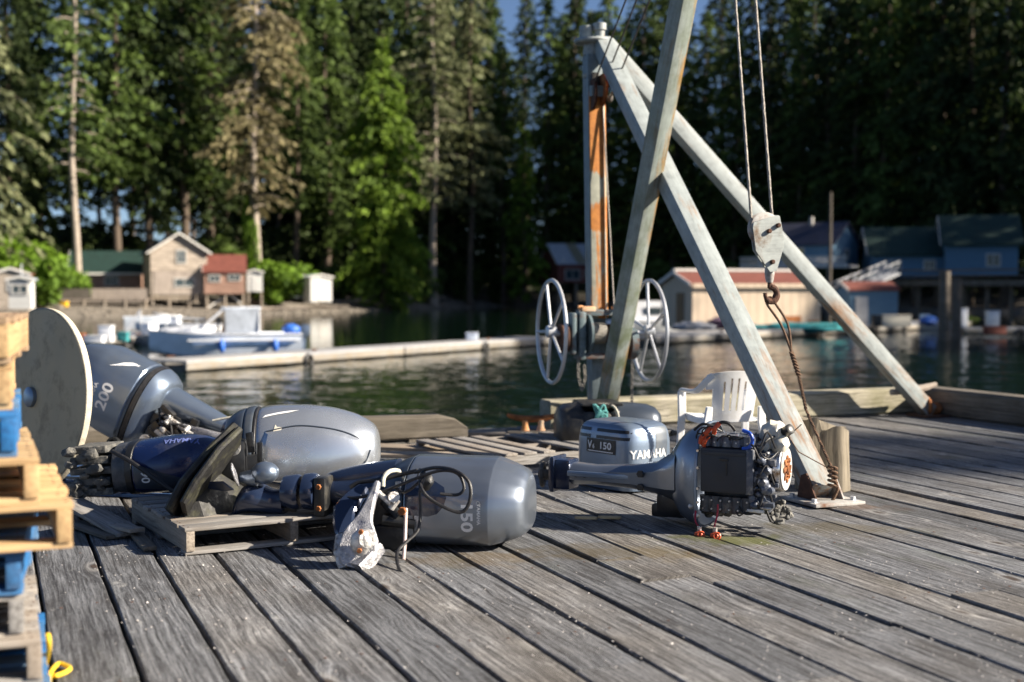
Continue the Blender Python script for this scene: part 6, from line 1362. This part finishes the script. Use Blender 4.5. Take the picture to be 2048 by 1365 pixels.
# ---------------------------------------------------------------- trees
def leafmesh(name, quads, tones, mat, parent, mtx=None):
    vs, fs, cs = [], [], []
    for q, t in zip(quads, tones):
        b = len(vs); vs.extend(q); fs.append(tuple(range(b, b+len(q)))); cs.extend([t]*len(q))
    me = bpy.data.meshes.new(name); me.from_pydata(vs, [], fs); me.materials.append(mat)
    ca = me.color_attributes.new('tone', 'FLOAT_COLOR', 'POINT'); ca.data.foreach_set('color', [x for t in cs for x in (t, t, t, 1)])
    o = bpy.data.objects.new(name, me); COL.objects.link(o); o.parent = parent
    if mtx is not None: o.matrix_basis = mtx
    return o
def conifer(name, label, H, Rr, base, nb, droop, leaf, mat, seed, bark, shape=.8, sparse=0, rise=.15, group=None, lean=0, tr=.5, dens=1.0, limbs=False, tipw=.6, ragged=.35):
    r = random.Random(seed); root = thing(name, label, 'tree', (0, 0, 0), 0, group); Q, T = [], []
    path = [V((lean*H*(i/12)**1.5+.25*math.sin(i*.9+seed), .25*math.cos(i*.7+seed), H*i/12-1.0*(i == 0))) for i in range(13)]
    mb = MB(); mb.tube(path, [tr*(1.15-.98*(i/12)) if i else tr*1.5 for i in range(13)], 9)
    def trunk_at(z):
        t = max(0, min(11.999, z/H*12)); i = int(t); return path[i].lerp(path[i+1], t-i)
    blob_n = r.uniform(0, 50)
    for i in range(nb):
        t = base+(1-base)*(i+r.random())/nb; z = H*t; rel = (t-base)/(1-base)
        pr = (1-rel)**shape*min(1, .45+rel*4); a = r.uniform(0, 2*math.pi)
        k = 1-ragged*.5+ragged*NZ.noise(V((math.cos(a)*1.3, math.sin(a)*1.3, z*.14+blob_n)))*1.8
        if NZ.noise(V((math.cos(a)*1.1+9, math.sin(a)*1.1, z*.11+blob_n))) < -.28+sparse*.55: continue
        rad = max(tipw, Rr*pr*k*r.uniform(.75, 1.1)); o = trunk_at(z); d = V((math.cos(a), math.sin(a), 0)); s_ = V((-d.y, d.x, 0))
        bt = r.random(); m = max(2, int(rad/(leaf*.62)*dens))
        if limbs and rad > 2 and r.random() < .5: mb.tube([o, o+d*rad*.5+V((0, 0, rad*(rise*.5-droop*.25))), o+d*rad*.9+V((0, 0, rad*(rise*.9-droop*.81)))], [.11, .07, .03], 5)
        for j in range(m):
            u = (j+r.uniform(.2, 1))/m; c = o+d*rad*u+V((0, 0, rad*(rise*u-droop*u*u)))
            for _ in range(2 if u < .4 else 3):
                wdt = leaf*r.uniform(.35, .7); ln = leaf*r.uniform(.7, 1.5); off = s_*r.uniform(-.55, .55)*rad*.42*(1.1-u*.7)+V((0, 0, r.uniform(-.35, .2)*leaf))
                dr = (d*r.uniform(.3, 1)+s_*r.uniform(-.8, .8)+V((0, 0, r.uniform(-.9, .15)-droop*u))).normalized(); n = V((r.uniform(-1, 1), r.uniform(-1, 1), r.uniform(-.3, 1.2))); w2 = dr.cross(n).normalized()*wdt*.5; p = c+off
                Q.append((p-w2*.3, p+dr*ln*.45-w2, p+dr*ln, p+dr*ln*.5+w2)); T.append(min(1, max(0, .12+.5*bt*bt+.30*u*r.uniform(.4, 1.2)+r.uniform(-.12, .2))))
    obj('trunk', mb, bark, root, smooth=60); leafmesh('crown', Q, T, mat, root); return root
def shrub(name, label, Wd, H, leaf, n, mat, seed, group=None, cat='shrub'):
    r = random.Random(seed); root = thing(name, label, cat, (0, 0, 0), 0, group); Q, T = [], []; mb = MB(); ce = [(r.uniform(-.6, .6)*Wd/2, r.uniform(-.5, .5)*Wd/2, r.uniform(.25, .8)*H, r.uniform(.18, .36)*Wd) for _ in range(9)]
    for k in range(n):
        x, y, z, q = ce[r.randrange(9)]; d = V((r.gauss(0, 1), r.gauss(0, 1), r.gauss(0, 1))).normalized(); p = V((x, y, z))+V((d.x, d.y, d.z*.9*H/Wd))*q*r.uniform(.6, 1.08)
        if p.z < 0: continue
        e = V((r.gauss(0, 1), r.gauss(0, 1), r.gauss(0, .6))).normalized(); f = e.cross(d+V((r.uniform(-.6, .6), r.uniform(-.6, .6), .2))).normalized(); s = leaf*r.uniform(.5, 1.2)
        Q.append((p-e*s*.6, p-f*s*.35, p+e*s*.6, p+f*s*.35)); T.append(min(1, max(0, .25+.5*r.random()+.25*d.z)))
    for k in range(5): mb.tube([(0, 0, -.5), (r.uniform(-.2, .2)*Wd, r.uniform(-.2, .2)*Wd, H*.4), (r.uniform(-.4, .4)*Wd, r.uniform(-.4, .4)*Wd, H*.75)], [.10, .07, .03], 5)
    obj('trunk', mb, m_bark, root); leafmesh('crown', Q, T, mat, root); return root
def put(t, px, Y, sc=1.0, rz=None, dz=-.3, szx=1.0):
    p = on(px, Y, dz); m = M.Translation(p) @ M.Rotation(rz if rz is not None else 0, 4, 'Z') @ M.Diagonal((sc*szx, sc*szx, sc, 1)); t.matrix_world = m; return t
def again(src, label, px, Y, sc=1.0, rz=0, dz=-.3, szx=1.0, group=None):
    c = copy_tree(src); c['label'] = label
    if group: c['group'] = group
    return put(c, px, Y, sc, rz, dz, szx)
# individual trees the photo shows
put(conifer('dying_spruce', 'large dying spruce with brown hanging foliage above the gabled house', 56, 9.6, .24, 300, .42, .95, f_tan, 1, m_barkp, .42, .12, .22, limbs=True, tr=.62, ragged=.8), 512, 176)
put(conifer('bright_cypress', 'tall bright green conifer leafing right down to the beach', 40, 10.5, .03, 520, .55, .85, f_bright, 2, m_bark, .72, -.2, .25, tr=.5, dens=1.2, ragged=.6), 768, 190)
put(conifer('olive_spruce', 'tall pale olive spruce with a bare lower trunk right of the bright conifer', 62, 9.0, .26, 340, .45, .9, f_olive, 3, m_barkp, .55, .05, .3, tr=.6, limbs=True, ragged=.6), 868, 213)
put(conifer('olive_spruce', 'pale olive spruce overlapping a taller one, nearer the mast', 58, 8.4, .28, 320, .45, .9, f_olive, 4, m_bark, .55, .1, .3, tr=.5, limbs=True, ragged=.6), 942, 222)
put(conifer('slender_cypress', 'slender fresh green conifer half in shade left of the mast', 33, 4.8, .10, 240, .5, .8, f_bright, 5, m_bark, .7, 0, .2, tr=.35, dens=1.1), 1048, 222)
put(conifer('mossy_spruce', 'spruce with hanging yellow-green moss at the far left edge', 46, 8.6, .12, 220, .6, .9, f_olive, 6, m_bark, .5, .15, .2, tr=.5, limbs=True, ragged=.8), -45, 138)
put(conifer('hemlock', 'dark green hemlock with a bare pale trunk above the far-left deck', 52, 8.6, .30, 220, .4, .85, f_mid, 7, m_barkp, .5, .1, .18, tr=.45, limbs=True, ragged=.7), 152, 160)
SP = [conifer('spruce', 'tall dark spruce in the thick wood', 66, 9.4, .12, 520, .45, .95, f_dark, 11, m_bark, .6, .0, .25, tr=.55, ragged=.6),
      conifer('spruce', 'tall dark spruce in the thick wood', 62, 8.2, .22, 420, .40, .95, f_mid, 12, m_bark, .65, .08, .2, tr=.5, ragged=.6),
      conifer('spruce', 'tall dark spruce in the thick wood', 64, 9.8, .06, 560, .5, 1.0, f_dark, 13, m_bark, .7, -.1, .25, tr=.55, ragged=.5),
      conifer('spruce', 'tall dark spruce in the thick wood', 60, 9.0, .10, 500, .45, .9, f_mid, 14, m_bark, .6, .0, .2, tr=.5, ragged=.6)]
FG = 'dark conifers of the shore forest'
tw = [  # px, distance, source, scale, note
 (20, 168, 0, .95, 'dark spruce close behind the far-left shack'), (85, 176, 3, 1.0, 'dark spruce left of the hemlock with the pale trunk'), (235, 172, 1, 1.05, 'dark spruce with a bare trunk right of the hemlock'),
 (300, 178, 0, 1.05, 'dark spruce rising straight behind the gabled house ridge'), (368, 182, 1, 1.08, 'dark spruce with reddish bare trunk behind the gabled house'), (422, 190, 0, 1.0, 'dark spruce just left of the dying spruce'),
 (595, 196, 1, .95, 'dark spruce right of the dying spruce trunk'), (655, 204, 3, 1.02, 'dark spruce between the dying spruce and the bright conifer'), (706, 216, 0, 1.0, 'dark spruce behind the left side of the bright conifer'), (815, 226, 3, 1.05, 'dark spruce behind the right side of the bright conifer'),
 (905, 236, 2, .92, 'dark spruce behind the two olive spruces'), (985, 246, 3, .95, 'dark spruce between the olive and slender trees'), (1005, 236, 1, .78, 'lower dark spruce left of the slender green conifer'),
 (1095, 240, 3, 1.02, 'dark spruce behind the red cabin roof, left of the mast'), (1150, 246, 2, 1.0, 'dark spruce straight behind the mast head'), (1215, 238, 1, 1.03, 'dark spruce between the mast and the boom'), (1285, 232, 3, 1.02, 'dark spruce behind the top of the front leg'),
 (1350, 226, 0, .98, 'dark spruce behind the middle of the boom'), (1408, 220, 3, 1.0, 'dark spruce right of the boom above the beige shed'), (1470, 212, 1, 1.0, 'dark spruce behind the hoist cables'), (1535, 206, 2, .98, 'dark spruce behind the hook block'),
 (1600, 200, 3, 1.04, 'dark spruce left of the blue house roof'), (1655, 196, 0, 1.0, 'dark spruce straight behind the blue house'), (1710, 190, 2, .97, 'dark spruce between the blue and green houses'), (1768, 186, 3, 1.05, 'dark spruce behind the left end of the green hall'),
 (1830, 182, 1, 1.0, 'dark spruce behind the middle of the green hall'), (1880, 178, 2, .96, 'dark spruce behind the green hall junction'), (1940, 176, 0, 1.0, 'dark spruce behind the taller green wing'), (2005, 172, 2, .85, 'dark spruce at the right edge of the picture'), (2075, 170, 3, .8, 'dark spruce just past the right edge')]
first = [True]*4
r = random.Random(21)
for px, Y, k, sc, lab in tw:
    if 1380 < px < 1730: sc *= .82
    rz = r.uniform(0, 6.28)
    if first[k]: first[k] = False; t = put(SP[k], px, Y, sc, rz); t['label'] = lab; t['group'] = FG
    else: again(SP[k], lab, px, Y, sc, rz, group=FG, szx=r.uniform(.9, 1.2))
BK = 'dark conifers behind the first rows of the wood'
for px, Y in ((1120, 268), (1185, 262), (1255, 256), (1320, 250), (1440, 240), (1500, 232), (1565, 226), (1625, 220), (1685, 214), (1740, 210), (1800, 205), (1855, 200), (1910, 196), (1970, 192), (2040, 190), (2110, 186), (1350, 264), (1590, 250), (1700, 238), (1820, 228), (1930, 222), (860, 254), (940, 262), (1050, 275), (760, 240), (700, 236), (660, 240), (810, 262), (900, 250), (975, 278), (735, 255), (585, 232), (630, 246), (1150, 285), (540, 250), (600, 256), (670, 262), (720, 268), (775, 272), (830, 276), (880, 282), (930, 286), (480, 245), (420, 240)):
    again(SP[r.randrange(4)], 'dark spruce deep in the wood, half hidden behind nearer trees', px, Y, r.uniform(.88, 1.03)*(1.1 if px < 1000 else 1), r.uniform(0, 6.28), group=BK, szx=r.uniform(1, 1.3))
for px, Y, sc in ((265, 205, .9), (335, 214, .9), (390, 210, .85), (455, 215, .95), (560, 222, .9), (620, 228, .9), (60, 200, .9), (150, 205, .9), (200, 196, .85)):
    again(SP[1], 'slim dark bare-trunked spruce with sky showing between the trunks on the left spit', px, Y, sc, r.uniform(0, 6.28), group='bare-trunked spruces on the left spit', szx=.8)
UG = 'dark undergrowth below the spruces'
ug = None
r2 = random.Random(5)
for k in range(52):
    px = 40+k*39+r2.uniform(-20, 20); Y = shore(on(px, 190).x)+r2.uniform(50, 72)
    if ug is None: ug = shrub('undergrowth_bush', 'dark undergrowth bush in the shade below the spruces', 11, 8, .8, 2600, f_dark, 8, UG, 'bush'); put(ug, px, Y, 1.0, 0)
    else: again(ug, 'dark undergrowth bush in the shade below the spruces', px, Y, r2.uniform(.7, 1.3), r2.uniform(0, 6), group=UG)
for px, Y, k, sc in ((-110, 150, 3, .8), (-190, 158, 0, .8), (-270, 148, 2, .75), (-360, 160, 3, .82), (-460, 152, 0, .8), (-150, 180, 1, .85), (-310, 186, 3, .9), (-560, 165, 2, .8), (-680, 170, 0, .8)):
    again(SP[k], 'dark spruce on the left spit beyond the edge of the picture', px, Y, sc, r.uniform(0, 6), group='dark conifers past the left edge')
# trees on the bank to the right of the view: their long shadows fall across the cove
for x, y, sc in [(a_, b_, c_*1.02) for a_, b_, c_ in ((104, 150, 1.0), (112, 163, 1.05), (107, 176, 1.0), (118, 188, 1.0), (108, 200, 1.05), (120, 212, 1.0), (112, 225, 1.0), (124, 238, 1.05), (116, 250, 1.0), (130, 262, 1.0), (102, 138, .9), (112, 128, .85), (106, 118, .75), (118, 108, .75), (108, 98, .68), (122, 170, 1.0), (126, 200, 1.0), (128, 225, 1.0), (98, 158, .95), (100, 185, .9), (124, 150, 1.0), (106, 52, .86), (112, 60, .86), (108, 67, .82), (116, 55, .9), (108, 74, .68), (114, 80, .68), (111, 86, .70), (118, 76, .7), (121, 84, .73), (104, 90, .70), (126, 130, 1.0), (132, 142, 1.0), (120, 138, .95), (130, 118, .9), (124, 104, .85))]:
    c = copy_tree(SP[2]); c['label'] = 'dark spruce on the bank right of the view'; c['group'] = 'dark conifers on the right bank'
    c.matrix_world = M.Translation((x, y, gz(x, y)-.3)) @ M.Rotation(r.uniform(0, 6), 4, 'Z') @ M.Diagonal((sc*1.15, sc*1.15, sc, 1))
for x, y, sc in ((110, -5.2, .90), (113, -6.6, .915)):
    c = copy_tree(SP[1]); c['label'] = 'dark spruce beyond the right end of the wharf'; c['group'] = 'dark conifers beside the wharf'
    c.matrix_world = M.Translation((x, y, gz(x, y)-.3)) @ M.Rotation(r.uniform(0, 6), 4, 'Z') @ M.Diagonal((sc, sc, sc, 1))
# bright shrubs along the beach
SB = [shrub('shrub', 'x', 7, 5, .6, 2600, f_leaf, 1), shrub('shrub', 'x', 6, 4, .55, 2200, f_leaf, 2), shrub('shrub', 'x', 8, 7, .7, 2600, f_mid, 3)]
fs_ = [True]*3
for px, Y, k, sc, lab in ((75, 150, 0, 1.7, 'big bright leafy shrub left of the green-roofed house'), (25, 146, 1, 1.6, 'bright leafy shrub behind the far-left shack'), (118, 158, 1, 1.3, 'bright leafy shrub touching the green roof end'), (548, 174, 0, 1.3, 'bright leafy shrub right of the white upright shed'), (585, 184, 1, 1.5, 'bright leafy shrub behind the dark small shed'), (520, 182, 1, 1.5, 'bright leafy shrub climbing at the dying spruce foot'), (505, 178, 0, 1.3, 'tall bright ivy shrub around the dying spruce trunk'),
    (470, 186, 2, .9, 'darker shrub behind the red roof'), (420, 190, 2, 1.0, 'dark shrub behind the gabled house ridge'), (330, 190, 2, .8, 'dark shrub behind the gabled house back'), (230, 182, 2, .8, 'dark shrub behind the green roof'), (650, 192, 2, .8, 'dark shrub behind the pale beach shed'), (700, 196, 1, .8, 'green shrub at the left foot of the bright conifer'), (850, 214, 2, .9, 'dark shrub right of the bright conifer foot'), (930, 236, 2, 1.0, 'dark shrub below the olive spruces'), (1010, 240, 2, 1.0, 'dark shrub left of the red cabin'), (1240, 222, 2, 1.0, 'dark shrub right of the red cabin'), (1330, 214, 2, 1.1, 'dark shrub behind the beige shed left end'), (1440, 198, 2, 1.1, 'dark shrub behind the beige shed roof'), (1530, 190, 2, 1.0, 'dark shrub left of the blue house'), (1930, 134, 2, .55, 'dark shrub in front of the taller green wing')):
    if fs_[k]: fs_[k] = False; t = put(SB[k], px, Y, sc, 0); t['label'] = lab
    else: t = again(SB[k], lab, px, Y, sc, r.uniform(0, 6))
    t['group'] = 'shrubs along the far shore'
put(bpy.data.objects[[o.name for o in bpy.data.objects if o.get('label', '').startswith('tall bright ivy')][0]], 505, 175.5, 1.0, 0, -.3, .35)
bpy.data.objects[[o.name for o in bpy.data.objects if o.get('label', '').startswith('tall bright ivy')][0]].scale.z *= 3.0
